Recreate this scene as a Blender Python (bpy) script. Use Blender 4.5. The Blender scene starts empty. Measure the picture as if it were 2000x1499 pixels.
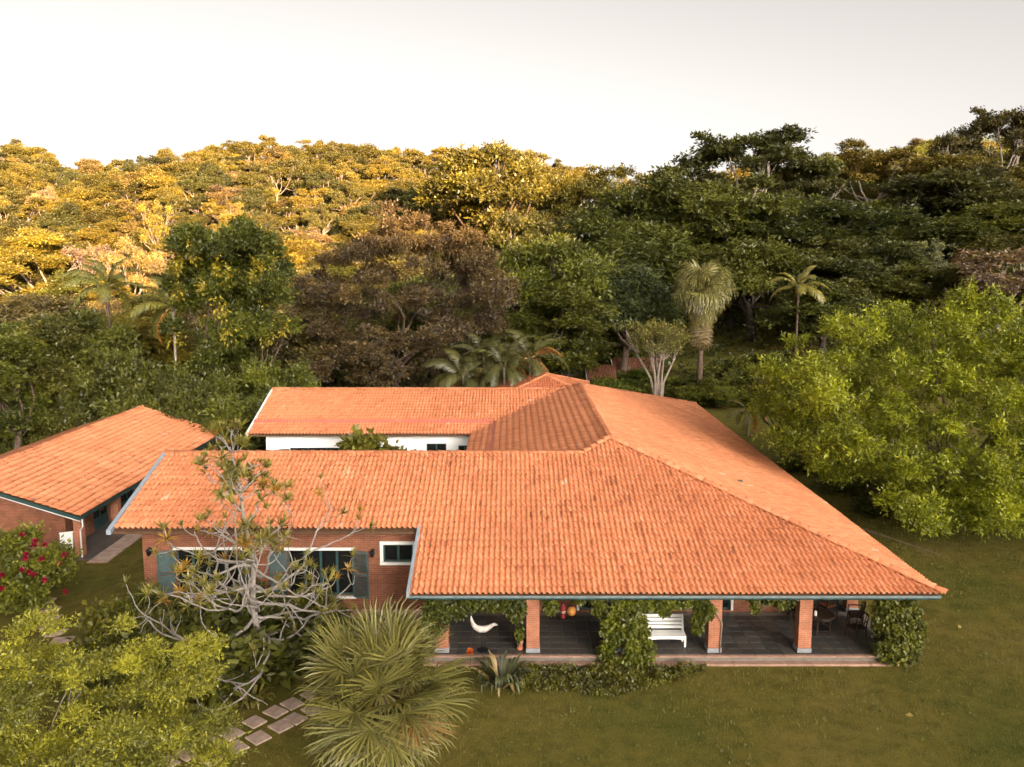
import bpy, bmesh, math, random
import numpy as np
from mathutils import Vector, Matrix

R = math.radians
random.seed(7)
rng = np.random.default_rng(7)
scene = bpy.context.scene
col = scene.collection

# ------------------------------------------------------------------ camera
FPX, HORIZON, CAM_H = 1650.0, 515.0, 13.6          # focal length in photo pixels, horizon row, camera height
PITCH = math.atan((749.5 - HORIZON) / FPX)
cam_data = bpy.data.cameras.new('camera')
cam = bpy.data.objects.new('camera', cam_data)
col.objects.link(cam)
cam.location = (0, 0, CAM_H)
cam.rotation_euler = (math.pi / 2 - PITCH, 0, 0)
cam_data.sensor_width = 36.0
cam_data.lens = 36.0 * FPX / 2000.0
cam_data.clip_start = 0.1
cam_data.clip_end = 6000
scene.camera = cam

# ------------------------------------------------------------------ light
SUN_ELEV, SUN_AZ = 7.5, 153.0                       # azimuth clockwise from +Y (view direction)
world = bpy.data.worlds.new('World'); scene.world = world
world.use_nodes = True
wt = world.node_tree; wt.nodes.clear()
w_out = wt.nodes.new('ShaderNodeOutputWorld')
w_bg = wt.nodes.new('ShaderNodeBackground')
w_sky = wt.nodes.new('ShaderNodeTexSky')
w_sky.sky_type = 'NISHITA'; w_sky.sun_disc = False
w_sky.sun_elevation = R(SUN_ELEV); w_sky.sun_rotation = R(SUN_AZ)
w_sky.air_density = 0.125; w_sky.dust_density = 7.0; w_sky.ozone_density = 1.0; w_sky.altitude = 600
w_hsv = wt.nodes.new('ShaderNodeHueSaturation'); w_hsv.inputs['Saturation'].default_value = 0.13
w_mul = wt.nodes.new('ShaderNodeMix'); w_mul.data_type = 'RGBA'; w_mul.blend_type = 'MULTIPLY'
w_mul.inputs['Factor'].default_value = 1.0
w_mul.inputs['B'].default_value = (1.0, 0.93, 0.83, 1)
wt.links.new(w_sky.outputs['Color'], w_hsv.inputs['Color'])
wt.links.new(w_hsv.outputs['Color'], w_mul.inputs['A'])
wt.links.new(w_mul.outputs['Result'], w_bg.inputs['Color'])
wt.links.new(w_bg.outputs['Background'], w_out.inputs['Surface'])
w_bg.inputs['Strength'].default_value = 0.15

sun_data = bpy.data.lights.new('sun', 'SUN')
sun_data.energy = 5.0; sun_data.angle = R(0.55); sun_data.color = (1.0, 0.635, 0.32)
sun = bpy.data.objects.new('sun', sun_data); col.objects.link(sun)
to_sun = Vector((math.sin(R(SUN_AZ)) * math.cos(R(SUN_ELEV)), math.cos(R(SUN_AZ)) * math.cos(R(SUN_ELEV)), math.sin(R(SUN_ELEV))))
sun.rotation_euler = to_sun.to_track_quat('Z', 'Y').to_euler()
sun.location = (60, -60, 80)

scene.view_settings.view_transform = 'Standard'
scene.view_settings.look = 'None'
scene.view_settings.gamma = 1.0
scene.view_settings.exposure = 2.62
scene.cycles.max_bounces = 4
scene.cycles.diffuse_bounces = 2
scene.cycles.transmission_bounces = 3
scene.cycles.glossy_bounces = 2
scene.cycles.caustics_reflective = False
scene.cycles.caustics_refractive = False
scene.cycles.use_denoising = True
scene.cycles.use_adaptive_sampling = True
scene.cycles.adaptive_threshold = 0.02

# ------------------------------------------------------------------ helpers
def ray(px, py):
    xc = (px - 1000) / FPX; yc = -(py - 749.5) / FPX
    return Vector((xc, math.cos(PITCH) + math.sin(PITCH) * yc, -math.sin(PITCH) + math.cos(PITCH) * yc))
def at(px, py, d):                                  # the point d metres in front of the camera behind a photo pixel
    r = ray(px, py); return Vector((0, 0, CAM_H)) + r * (d / r.y)
def atz(px, py, z):                                 # the point at height z behind a photo pixel
    r = ray(px, py); return Vector((0, 0, CAM_H)) + r * ((z - CAM_H) / r.z)

def smooth(a, b, x):
    t = np.clip((np.asarray(x, float) - a) / (b - a), 0, 1); return t * t * (3 - 2 * t)
_perm = np.random.default_rng(3).random((64, 64))
def noise2(x, y):
    x = np.asarray(x, float); y = np.asarray(y, float)
    xi = np.floor(x).astype(int); yi = np.floor(y).astype(int); fx = x - xi; fy = y - yi
    fx = fx * fx * (3 - 2 * fx); fy = fy * fy * (3 - 2 * fy)
    g = lambda a, b: _perm[a % 64, b % 64]
    return (g(xi, yi) * (1 - fx) + g(xi + 1, yi) * fx) * (1 - fy) + (g(xi, yi + 1) * (1 - fx) + g(xi + 1, yi + 1) * fx) * fy

HX = [-420, -260, -200, -164, -131, -105, -74, -33, 0, 41, 80, 200]
HZ = [56, 56, 54, 49, 35, 44, 49, 45, 42, 29, 20, 24]
def terrain(x, y):
    x = np.asarray(x, float); y = np.asarray(y, float)
    z = -0.5 * smooth(-15.2, -19.0, x) * smooth(20, 26, y)
    z = z - 2.0 * smooth(70, 130, y) * smooth(10, -40, x)
    hill = np.interp(x, HX, HZ)
    z = z + (hill + 3) * smooth(118, 285, y) * (0.85 + 0.15 * smooth(285, 340, y))
    r = np.maximum(0, (y - 88) + 0.85 * (x - 12)) * smooth(-30, 30, x - 0.1 * (y - 90)) * smooth(60, 105, y + 0.2 * x)
    right = 0.135 * r
    z = z + np.maximum(0, np.minimum(right, 62) - np.maximum(z, 0))
    u = x * 0.454 - y * 0.891; w = x * 0.891 + y * 0.454               # unseen ridge added behind and right of camera, shaped to shade the garden
    crest = 79 + 31 * smooth(42, 115, w) + 7 * (noise2(w / 38.0, w * 0 + 3.3) - 0.5) + 5 * (noise2(w / 13.0, w * 0 + 9.1) - 0.5)
    ridge = crest * np.exp(-((u - 395) / 115.0) ** 2) * smooth(-620, -430, w)
    z = z + np.maximum(0, ridge * smooth(110, 200, u) - np.maximum(z, 0))
    z = z + 0.8 * (noise2(x / 14.0, y / 14.0) - 0.5) * smooth(95, 130, y)
    return z
def gz(x, y): return float(terrain(x, y))

def mesh_np(name, V, F, smooth_shade=False, attrs=None):
    """V (n,3); F (m,k) array, or list of arrays with different k"""
    me = bpy.data.meshes.new(name)
    Fs = F if isinstance(F, list) else [F]
    Fs = [np.asarray(f, dtype=np.int32) for f in Fs if len(f)]
    V = np.asarray(V, dtype=np.float32)
    me.vertices.add(len(V)); me.vertices.foreach_set('co', V.ravel())
    nl = sum(f.size for f in Fs); npoly = sum(len(f) for f in Fs)
    me.loops.add(nl); me.polygons.add(npoly)
    me.loops.foreach_set('vertex_index', np.concatenate([f.ravel() for f in Fs]))
    ls = []; s = 0
    for f in Fs:
        ls.append(s + np.arange(len(f)) * f.shape[1]); s += f.size
    me.polygons.foreach_set('loop_start', np.concatenate(ls).astype(np.int32))
    if smooth_shade:
        me.polygons.foreach_set('use_smooth', np.ones(npoly, dtype=bool))
    for k, a in (attrs or {}).items():
        at_ = me.attributes.new(k, 'FLOAT', 'POINT'); at_.data.foreach_set('value', np.asarray(a, dtype=np.float32))
    me.update(calc_edges=True)
    return me

def link(name, me, mat=None, parent=None, color=None):
    o = bpy.data.objects.new(name, me); col.objects.link(o)
    if me is not None and mat is not None and len(me.materials) == 0:
        me.materials.append(mat)
    if parent is not None: o.parent = parent
    if color is not None: o.color = (color[0], color[1], color[2], 1)
    return o
def tag(o, label=None, cat=None, group=None, kind=None):
    if label: o['label'] = label
    if cat: o['category'] = cat
    if group: o['group'] = group
    if kind: o['kind'] = kind
    return o
def empty(name, loc, rz=0, label=None, cat=None, group=None):
    o = bpy.data.objects.new(name, None); col.objects.link(o)
    o.location = loc; o.rotation_euler = (0, 0, rz); o.empty_display_size = 0.3
    return tag(o, label, cat, group)

class MB:
    """collects boxes, prisms and tubes into one mesh"""
    def __init__(s): s.v = []; s.f = []
    def add(s, V, F):
        n = len(s.v); s.v += [tuple(p) for p in V]; s.f += [tuple(i + n for i in q) for q in F]; return s
    def box(s, x0, x1, y0, y1, z0, z1):
        return s.add([(x0,y0,z0),(x1,y0,z0),(x1,y1,z0),(x0,y1,z0),(x0,y0,z1),(x1,y0,z1),(x1,y1,z1),(x0,y1,z1)],
                     [(0,3,2,1),(4,5,6,7),(0,1,5,4),(1,2,6,5),(2,3,7,6),(3,0,4,7)])
    def obox(s, c, ax, ay, az, hx, hy, hz):
        c = Vector(c); P = []
        for z in (-1, 1):
            for (x, y) in ((-1,-1),(1,-1),(1,1),(-1,1)):
                P.append(c + ax * hx * x + ay * hy * y + az * hz * z)
        return s.add(P, [(0,3,2,1),(4,5,6,7),(0,1,5,4),(1,2,6,5),(2,3,7,6),(3,0,4,7)])
    def tube(s, pts, radii, n=6, cap=True):
        pts = [Vector(p) for p in pts]
        if not hasattr(radii, '__len__'): radii = [radii] * len(pts)
        rings = []; up = Vector((0.13, 0.21, 1)).normalized()
        for i, p in enumerate(pts):
            t = (pts[min(i + 1, len(pts) - 1)] - pts[max(i - 1, 0)])
            t = t.normalized() if t.length > 1e-9 else Vector((0, 0, 1))
            a = t.cross(up)
            if a.length < 0.05: a = t.cross(Vector((1, 0, 0)))
            a.normalize(); b = t.cross(a)
            rings.append([p + (a * math.cos(2 * math.pi * k / n) + b * math.sin(2 * math.pi * k / n)) * radii[i] for k in range(n)])
        V = [v for r in rings for v in r]; F = []
        for i in range(len(rings) - 1):
            for k in range(n):
                F.append((i*n + k, i*n + (k+1) % n, (i+1)*n + (k+1) % n, (i+1)*n + k))
        if cap:
            F.append(tuple(range(n))[::-1]); F.append(tuple((len(rings)-1)*n + k for k in range(n)))
        return s.add(V, F)
    def lathe(s, c, prof, n=14):
        c = Vector(c); V = []; F = []
        for (r, z) in prof:
            for k in range(n): V.append((c.x + r * math.cos(2*math.pi*k/n), c.y + r * math.sin(2*math.pi*k/n), c.z + z))
        for i in range(len(prof) - 1):
            for k in range(n): F.append((i*n+k, i*n+(k+1) % n, (i+1)*n+(k+1) % n, (i+1)*n+k))
        return s.add(V, F)
    def mesh(s, name, smooth_shade=False, bevel=0):
        me = bpy.data.meshes.new(name); me.from_pydata(s.v, [], s.f)
        bm = bmesh.new(); bm.from_mesh(me)
        bmesh.ops.recalc_face_normals(bm, faces=bm.faces)
        if bevel:
            bmesh.ops.bevel(bm, geom=list(bm.edges), offset=bevel, segments=1, affect='EDGES', clamp_overlap=True)
        bm.to_mesh(me); bm.free()
        if smooth_shade: me.polygons.foreach_set('use_smooth', [True] * len(me.polygons))
        me.update(); return me
    def build(s, name, mat, parent=None, smooth_shade=False, bevel=0, color=None):
        return link(name, s.mesh(name, smooth_shade, bevel), mat, parent, color)

# ------------------------------------------------------------------ materials
def new_mat(name):
    m = bpy.data.materials.new(name); m.use_nodes = True
    nt = m.node_tree; nt.nodes.clear()
    out = nt.nodes.new('ShaderNodeOutputMaterial')
    return m, nt, out
def N(nt, t, **kw):
    n = nt.nodes.new(t)
    for k, v in kw.items(): setattr(n, k, v)
    return n
def ramp(nt, stops, interp='LINEAR'):
    r = nt.nodes.new('ShaderNodeValToRGB'); r.color_ramp.interpolation = interp
    e = r.color_ramp.elements
    while len(e) > 1: e.remove(e[-1])
    e[0].position = stops[0][0]; e[0].color = (*stops[0][1], 1)
    for p, c in stops[1:]:
        x = e.new(p); x.color = (*c, 1)
    return r
def noise_node(nt, scale, detail=4, rough=0.6, coord=None, dim='3D'):
    n = nt.nodes.new('ShaderNodeTexNoise'); n.noise_dimensions = dim
    n.inputs['Scale'].default_value = scale; n.inputs['Detail'].default_value = detail; n.inputs['Roughness'].default_value = rough
    if coord is not None: nt.links.new(coord, n.inputs['Vector'])
    return n
def mixc(nt, mode, fac, a, b):
    m = nt.nodes.new('ShaderNodeMix'); m.data_type = 'RGBA'; m.blend_type = mode
    for key, val in (('Factor', fac), ('A', a), ('B', b)):
        if hasattr(val, 'is_output'): nt.links.new(val, m.inputs[key])
        else: m.inputs[key].default_value = val if key == 'Factor' else (*val, 1)
    return m.outputs['Result']

def plain(name, c, rough=0.6, var=0.25, scale=3.0, metal=0.0, bump=0.0, spec=0.4):
    """one colour broken up by two scales of noise, worn slightly"""
    m, nt, out = new_mat(name)
    b = N(nt, 'ShaderNodeBsdfPrincipled'); b.inputs['Roughness'].default_value = rough; b.inputs['Metallic'].default_value = metal
    b.inputs['Specular IOR Level'].default_value = spec
    tc = N(nt, 'ShaderNodeTexCoord')
    n1 = noise_node(nt, scale, 5, 0.65, tc.outputs['Object'])
    lo = tuple(x * (1 - var) for x in c); hi = tuple(min(1, x * (1 + var)) for x in c)
    r = ramp(nt, [(0.3, lo), (0.7, hi)])
    nt.links.new(n1.outputs['Fac'], r.inputs['Fac'])
    nt.links.new(r.outputs['Color'], b.inputs['Base Color'])
    if bump:
        n2 = noise_node(nt, scale * 8, 3, 0.6, tc.outputs['Object'])
        bp = N(nt, 'ShaderNodeBump'); bp.inputs['Strength'].default_value = bump; bp.inputs['Distance'].default_value = 0.02
        nt.links.new(n2.outputs['Fac'], bp.inputs['Height']); nt.links.new(bp.outputs['Normal'], b.inputs['Normal'])
    nt.links.new(b.outputs['BSDF'], out.inputs['Surface'])
    return m

def leaf_mat(name, transl=0.35, gloss=0.12, hue_hi=(1.48, 1.42, 0.7), lo=0.5):
    """leaf colour = the object's colour, varied by the per-leaf attribute v"""
    m, nt, out = new_mat(name)
    oi = N(nt, 'ShaderNodeObjectInfo')
    at_ = N(nt, 'ShaderNodeAttribute', attribute_name='v')
    c_lo = mixc(nt, 'MULTIPLY', 1.0, oi.outputs['Color'], (lo, lo * 1.02, lo * 1.05))
    c_hi = mixc(nt, 'MULTIPLY', 1.0, oi.outputs['Color'], hue_hi)
    c = mixc(nt, 'MIX', at_.outputs['Fac'], c_lo, c_hi)
    d = N(nt, 'ShaderNodeBsdfDiffuse'); t = N(nt, 'ShaderNodeBsdfTranslucent')
    tc = mixc(nt, 'MULTIPLY', 1.0, c, (1.25, 1.15, 0.55))
    nt.links.new(c, d.inputs['Color']); nt.links.new(tc, t.inputs['Color'])
    mx = N(nt, 'ShaderNodeMixShader'); mx.inputs['Fac'].default_value = transl
    nt.links.new(d.outputs['BSDF'], mx.inputs[1]); nt.links.new(t.outputs['BSDF'], mx.inputs[2])
    g = N(nt, 'ShaderNodeBsdfGlossy'); g.inputs['Roughness'].default_value = 0.5; g.inputs['Color'].default_value = (0.9, 0.9, 0.9, 1)
    mg = N(nt, 'ShaderNodeMixShader'); mg.inputs['Fac'].default_value = gloss * 0.3
    nt.links.new(mx.outputs['Shader'], mg.inputs[1]); nt.links.new(g.outputs['BSDF'], mg.inputs[2])
    nt.links.new(mg.outputs['Shader'], out.inputs['Surface'])
    return m

def brick_mat(name, base, mortar, dark):
    m, nt, out = new_mat(name)
    geo = N(nt, 'ShaderNodeNewGeometry'); sep = N(nt, 'ShaderNodeSeparateXYZ')
    nt.links.new(geo.outputs['Position'], sep.inputs[0])
    add = N(nt, 'ShaderNodeMath', operation='ADD'); nt.links.new(sep.outputs['X'], add.inputs[0]); nt.links.new(sep.outputs['Y'], add.inputs[1])
    cmb = N(nt, 'ShaderNodeCombineXYZ'); nt.links.new(add.outputs[0], cmb.inputs['X']); nt.links.new(sep.outputs['Z'], cmb.inputs['Y'])
    br = N(nt, 'ShaderNodeTexBrick'); nt.links.new(cmb.outputs[0], br.inputs['Vector'])
    br.inputs['Scale'].default_value = 1.0; br.inputs['Brick Width'].default_value = 0.24; br.inputs['Row Height'].default_value = 0.075
    br.inputs['Mortar Size'].default_value = 0.008; br.inputs['Bias'].default_value = -0.1
    br.inputs['Color1'].default_value = (*base, 1); br.inputs['Color2'].default_value = (*dark, 1); br.inputs['Mortar'].default_value = (*mortar, 1)
    n1 = noise_node(nt, 1.7, 4, 0.6, geo.outputs['Position'])
    rr = ramp(nt, [(0.3, (0.72, 0.70, 0.68)), (0.7, (1.15, 1.12, 1.1))]); nt.links.new(n1.outputs['Fac'], rr.inputs['Fac'])
    c = mixc(nt, 'MULTIPLY', 1.0, br.outputs['Color'], rr.outputs['Color'])
    b = N(nt, 'ShaderNodeBsdfPrincipled'); b.inputs['Roughness'].default_value = 0.85; b.inputs['Specular IOR Level'].default_value = 0.2
    nt.links.new(c, b.inputs['Base Color'])
    bp = N(nt, 'ShaderNodeBump'); bp.inputs['Strength'].default_value = 0.6; bp.inputs['Distance'].default_value = 0.01; bp.invert = True
    nt.links.new(br.outputs['Fac'], bp.inputs['Height']); nt.links.new(bp.outputs['Normal'], b.inputs['Normal'])
    nt.links.new(b.outputs['BSDF'], out.inputs['Surface'])
    return m

def tile_mat(name, mul=(1, 1, 1)):
    m, nt, out = new_mat(name)
    at_ = N(nt, 'ShaderNodeAttribute', attribute_name='v')
    q = lambda c: tuple(a * b for a, b in zip(c, mul))
    r = ramp(nt, [(0.0, q((0.055, 0.032, 0.026))), (0.12, q((0.17, 0.075, 0.048))), (0.25, q((0.42, 0.148, 0.070))), (0.5, q((0.61, 0.228, 0.104))),
                  (0.8, q((0.69, 0.285, 0.155))), (1.0, q((0.68, 0.44, 0.31)))])
    nt.links.new(at_.outputs['Fac'], r.inputs['Fac'])
    geo = N(nt, 'ShaderNodeNewGeometry')
    n1 = noise_node(nt, 14.0, 5, 0.7, geo.outputs['Position'])
    rr = ramp(nt, [(0.3, (0.88, 0.87, 0.86)), (0.65, (1.06, 1.06, 1.06))]); nt.links.new(n1.outputs['Fac'], rr.inputs['Fac'])
    c = mixc(nt, 'MULTIPLY', 1.0, r.outputs['Color'], rr.outputs['Color'])
    n2 = noise_node(nt, 0.35, 4, 0.6, geo.outputs['Position'])
    r2 = ramp(nt, [(0.35, (0.88, 0.86, 0.85)), (0.62, (1.04, 1.04, 1.04))]); nt.links.new(n2.outputs['Fac'], r2.inputs['Fac'])
    c = mixc(nt, 'MULTIPLY', 1.0, c, r2.outputs['Color'])
    b = N(nt, 'ShaderNodeBsdfPrincipled'); b.inputs['Roughness'].default_value = 0.75; b.inputs['Specular IOR Level'].default_value = 0.25
    nt.links.new(c, b.inputs['Base Color']); nt.links.new(b.outputs['BSDF'], out.inputs['Surface'])
    return m

def ground_mat():
    m, nt, out = new_mat('lawn_ground')
    geo = N(nt, 'ShaderNodeNewGeometry')
    n1 = noise_node(nt, 0.16, 5, 0.6, geo.outputs['Position'])
    n2 = noise_node(nt, 1.6, 5, 0.7, geo.outputs['Position'])
    n3 = noise_node(nt, 22.0, 4, 0.75, geo.outputs['Position'])
    r1 = ramp(nt, [(0.34, (0.088, 0.090, 0.018)), (0.52, (0.130, 0.110, 0.024)), (0.7, (0.170, 0.130, 0.036))]); nt.links.new(n1.outputs['Fac'], r1.inputs['Fac'])
    r2 = ramp(nt, [(0.32, (0.62, 0.70, 0.62)), (0.5, (1.0, 1.0, 1.0)), (0.72, (1.3, 1.22, 1.15))]); nt.links.new(n2.outputs['Fac'], r2.inputs['Fac'])
    r3 = ramp(nt, [(0.3, (0.6, 0.62, 0.55)), (0.7, (1.4, 1.35, 1.3))]); nt.links.new(n3.outputs['Fac'], r3.inputs['Fac'])
    c = mixc(nt, 'MULTIPLY', 1.0, r1.outputs['Color'], r2.outputs['Color'])
    c = mixc(nt, 'MULTIPLY', 1.0, c, r3.outputs['Color'])
    b = N(nt, 'ShaderNodeBsdfPrincipled'); b.inputs['Roughness'].default_value = 0.95; b.inputs['Specular IOR Level'].default_value = 0.1
    nt.links.new(c, b.inputs['Base Color'])
    bp = N(nt, 'ShaderNodeBump'); bp.inputs['Strength'].default_value = 0.8; bp.inputs['Distance'].default_value = 0.03
    nt.links.new(n3.outputs['Fac'], bp.inputs['Height']); nt.links.new(bp.outputs['Normal'], b.inputs['Normal'])
    nt.links.new(b.outputs['BSDF'], out.inputs['Surface'])
    return m

M = {}
M['tile'] = tile_mat('clay_tile')
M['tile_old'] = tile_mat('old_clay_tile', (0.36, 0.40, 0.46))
M['tile_worn'] = tile_mat('worn_clay_tile', (0.80, 0.70, 0.68))
M['bird'] = plain('grey_white_wood', (0.52, 0.46, 0.41), 0.7, 0.2, 6)
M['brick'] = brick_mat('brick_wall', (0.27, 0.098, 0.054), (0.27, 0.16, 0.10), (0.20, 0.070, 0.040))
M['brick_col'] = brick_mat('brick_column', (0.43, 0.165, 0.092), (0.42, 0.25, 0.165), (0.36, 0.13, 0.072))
M['white'] = plain('white_plaster', (0.86, 0.85, 0.83), 0.8, 0.06, 1.2)
M['white_paint'] = plain('white_paint', (0.76, 0.74, 0.70), 0.45, 0.06, 4)
M['teal'] = plain('teal_paint', (0.030, 0.072, 0.070), 0.5, 0.25, 4)
M['teal_light'] = plain('weathered_teal_paint', (0.058, 0.092, 0.090), 0.6, 0.2, 6)
M['green_fascia'] = plain('dark_green_fascia', (0.018, 0.050, 0.045), 0.5, 0.3, 5)
M['zinc'] = plain('zinc_flashing', (0.27, 0.31, 0.36), 0.5, 0.1, 4, 0.0)
M['pink_flash'] = plain('red_painted_flashing', (0.50, 0.13, 0.105), 0.6, 0.15, 3)
M['dark_wood'] = plain('dark_wood', (0.035, 0.018, 0.011), 0.55, 0.4, 8)
M['soffit'] = plain('soffit_wood', (0.10, 0.05, 0.025), 0.7, 0.3, 5)
M['stone_floor'] = plain('slate_floor_tile', (0.115, 0.10, 0.088), 0.55, 0.35, 2.2, 0, 0.15)
M['grout'] = plain('floor_grout', (0.20, 0.17, 0.14), 0.9, 0.2, 4)
M['pink_stone'] = plain('pink_sandstone', (0.36, 0.215, 0.155), 0.85, 0.25, 3, 0, 0.4)
M['paver'] = plain('path_paver', (0.42, 0.30, 0.24), 0.9, 0.28, 3, 0, 0.5)
M['concrete'] = plain('grey_concrete', (0.26, 0.27, 0.28), 0.85, 0.2, 6, 0, 0.3)
M['interior'] = plain('interior_wall', (0.10, 0.085, 0.07), 0.9, 0.2, 2)
M['iron'] = plain('black_iron', (0.012, 0.013, 0.015), 0.45, 0.2, 5)
M['wicker'] = plain('dark_wicker', (0.018, 0.013, 0.010), 0.55, 0.4, 30, 0, 0.6)
M['red'] = plain('red_cloth', (0.20, 0.016, 0.018), 0.6, 0.25, 12)
M['orange'] = plain('orange_paper', (0.42, 0.17, 0.035), 0.6, 0.2, 8)
M['terracotta'] = plain('terracotta', (0.42, 0.15, 0.075), 0.8, 0.25, 6)
M['bark'] = plain('bark_brown', (0.10, 0.066, 0.045), 0.9, 0.4, 5, 0, 0.6)
M['bark_pale'] = plain('bark_pale', (0.27, 0.215, 0.17), 0.85, 0.3, 4, 0, 0.5)
M['bark_grey'] = plain('bark_grey', (0.30, 0.26, 0.23), 0.85, 0.28, 7, 0, 0.5)
M['bark_dark'] = plain('bark_dark', (0.045, 0.033, 0.025), 0.9, 0.4, 6, 0, 0.5)
M['leaf'] = leaf_mat('leaf')
M['frond'] = leaf_mat('palm_frond', 0.25, 0.2, (1.5, 1.35, 0.9), 0.55)
M['grass'] = leaf_mat('grass_blade', 0.3, 0.05, (1.25, 1.2, 1.05), 0.85)
M['petal'] = leaf_mat('petal', 0.3, 0.1, (1.4, 1.2, 1.2), 0.6)
M['ground'] = ground_mat()
m_, nt_, out_ = new_mat('window_glass')
b_ = N(nt_, 'ShaderNodeBsdfPrincipled'); b_.inputs['Base Color'].default_value = (0.012, 0.013, 0.012, 1); b_.inputs['Roughness'].default_value = 0.08
b_.inputs['Specular IOR Level'].default_value = 0.35
nt_.links.new(b_.outputs['BSDF'], out_.inputs['Surface']); M['glass'] = m_
# ------------------------------------------------------------------ ground: one sheet to the horizon
def grid_axis(segs):
    out = []
    for a, b, n in segs: out += list(np.linspace(a, b, n, endpoint=False))
    return np.array(out + [segs[-1][1]])
gx = grid_axis([(-3000, -450, 6), (-450, -120, 34), (-120, -24, 24), (-24, -12, 24), (-12, 110, 26), (110, 600, 82), (600, 3000, 5)])
gy = grid_axis([(-1500, -840, 4), (-840, 60, 150), (60, 130, 20), (130, 420, 46), (420, 5000, 8)])
GX, GY = np.meshgrid(gx, gy)
GZ = terrain(GX, GY)
far = smooth(800, 1300, np.hypot(GX, GY)); GZ = GZ * (1 - far) - 4 * far
nx, ny = len(gx), len(gy)
idx = np.arange(nx * ny).reshape(ny, nx)
gq = np.stack([idx[:-1, :-1], idx[:-1, 1:], idx[1:, 1:], idx[1:, :-1]], -1).reshape(-1, 4)
ground = link('ground', mesh_np('ground', np.stack([GX, GY, GZ], -1).reshape(-1, 3), gq, True), M['ground'])
tag(ground, 'short olive lawn around the house rising into wooded hills', None, None, 'structure')

# ------------------------------------------------------------------ clay roof tiles
TW, TC = 0.196, 0.372                                # tile width and course (along the slope)
PROF = np.array([(0.000, 0.016), (0.022, 0.003), (0.062, 0.000), (0.088, 0.014), (0.104, 0.058), (0.136, 0.092), (0.170, 0.064), (0.190, 0.020), (0.203, 0.012)])
def tile_template():
    n = len(PROF)
    lo = np.stack([PROF[:, 0], np.zeros(n), PROF[:, 1] + 0.060], -1)
    hi = np.stack([PROF[:, 0], np.full(n, TC + 0.045), PROF[:, 1] * 0.92 + 0.002], -1)
    lip = lo - np.array([0, -0.006, 0.030])
    V = np.concatenate([lo, hi, lip])
    F = []
    for i in range(n - 1):
        F.append((i, i + 1, n + i + 1, n + i)); F.append((2 * n + i, 2 * n + i + 1, i + 1, i))
    return V, np.array(F)
TV, TF = tile_template()

def tile_tints(n, pts, stain_shade):
    """tint of each tile, and how far its trough is stained (or its lower edge darkened as lap shade)"""
    v = np.clip(rng.normal(0.53, 0.085, n), 0.28, 0.80)
    pale = rng.random(n) < 0.004; v[pale] = rng.uniform(0.82, 0.95, pale.sum())
    st = stain_shade(pts); hit = rng.random(n) < st
    return v, np.where(hit, rng.uniform(.5, 1.0, n), 0) + (rng.random(n) < st * .5) * .25
def stain_shade_verts(v, st, edge):
    n = len(PROF); i = np.arange(3 * n); w = np.zeros(3 * n)
    if edge: w[:n] = .9; w[2*n:] = 1.0; w[n:2*n] = .1  # darker lower edges paint the shade under each course
    else:
        u = PROF[i % n, 0]; w = np.where(u < .095, 1.0, .12)
    return np.clip(v[:, None] * (1 - np.clip(st, 0, 1)[:, None] * w[None] * .62), 0, 1)

def tile_field(o, U, Vd, nu, nv, keep, stain_shade, reserve=None, edge=False):
    """tiles over the plane at o; U across, Vd up the slope. keep(x,y) -> bool. returns verts, faces, tints and the reserved spots"""
    Nn = np.cross(U, Vd)
    a, b = np.meshgrid(np.arange(nu[0], nu[1]), np.arange(nv[0], nv[1]))
    a = a.ravel(); b = b.ravel()
    P = o + np.outer(a * TW, U) + np.outer(b * TC, Vd)
    C = P + U * TW / 2 + Vd * TC / 2
    k = keep(C[:, 0], C[:, 1])
    a, b, P, C = a[k], b[k], P[k], C[k]
    v, st = tile_tints(len(P), C, stain_shade)
    P = P + np.outer(rng.normal(0, 0.004, len(P)), Vd) + np.outer(rng.normal(0, 0.003, len(P)), Nn) + np.outer(rng.normal(0, 0.003, len(P)), U)
    P = P + np.outer(0.035 * (noise2(P[:, 0] * .55 + 9, P[:, 1] * .55) - .5) + 0.016 * (noise2(P[:, 0] * 2.3, P[:, 1] * 2.3) - .5), Nn)     # the old roof sags a little
    res = []
    if reserve is not None:
        rmask = reserve(a, b, C)
        res = [(P[i], v[i] * (1 - .5 * min(1, st[i]))) for i in np.where(rmask)[0]]
        P, v, st = P[~rmask], v[~rmask], st[~rmask]
    skew = rng.normal(0, 0.006, len(P))
    L = TV[None, :, :].repeat(len(P), 0)
    L[:, :, 0] += skew[:, None] * (TV[None, :, 1] / TC)
    X = P[:, None, :] + L[:, :, 0:1] * U + L[:, :, 1:2] * Vd + L[:, :, 2:3] * Nn
    n = len(TV)
    F = (TF[None] + (np.arange(len(P)) * n)[:, None, None]).reshape(-1, 4)
    return X.reshape(-1, 3), F, stain_shade_verts(v, st, edge).ravel(), res

def clip_mesh(me, cuts):
    """cuts: (point xy, outward normal xy) vertical planes; the outside is cut away"""
    bm = bmesh.new(); bm.from_mesh(me)
    for (px, py), (qx, qy) in cuts:
        bmesh.ops.bisect_plane(bm, geom=bm.verts[:] + bm.edges[:] + bm.faces[:], dist=1e-5, plane_co=(px, py, 0), plane_no=Vector((qx, qy, 0)).normalized(), clear_outer=True)
    bm.to_mesh(me); bm.free(); me.update()

def inside(cuts, margin):
    def f(x, y):
        k = np.ones(len(x), bool)
        for (px, py), (qx, qy) in cuts:
            L = math.hypot(qx, qy); k &= ((x - px) * qx + (y - py) * qy) / L < margin
        return k
    return f
no_stain = lambda p: np.full(len(p), 0.004)

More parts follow.
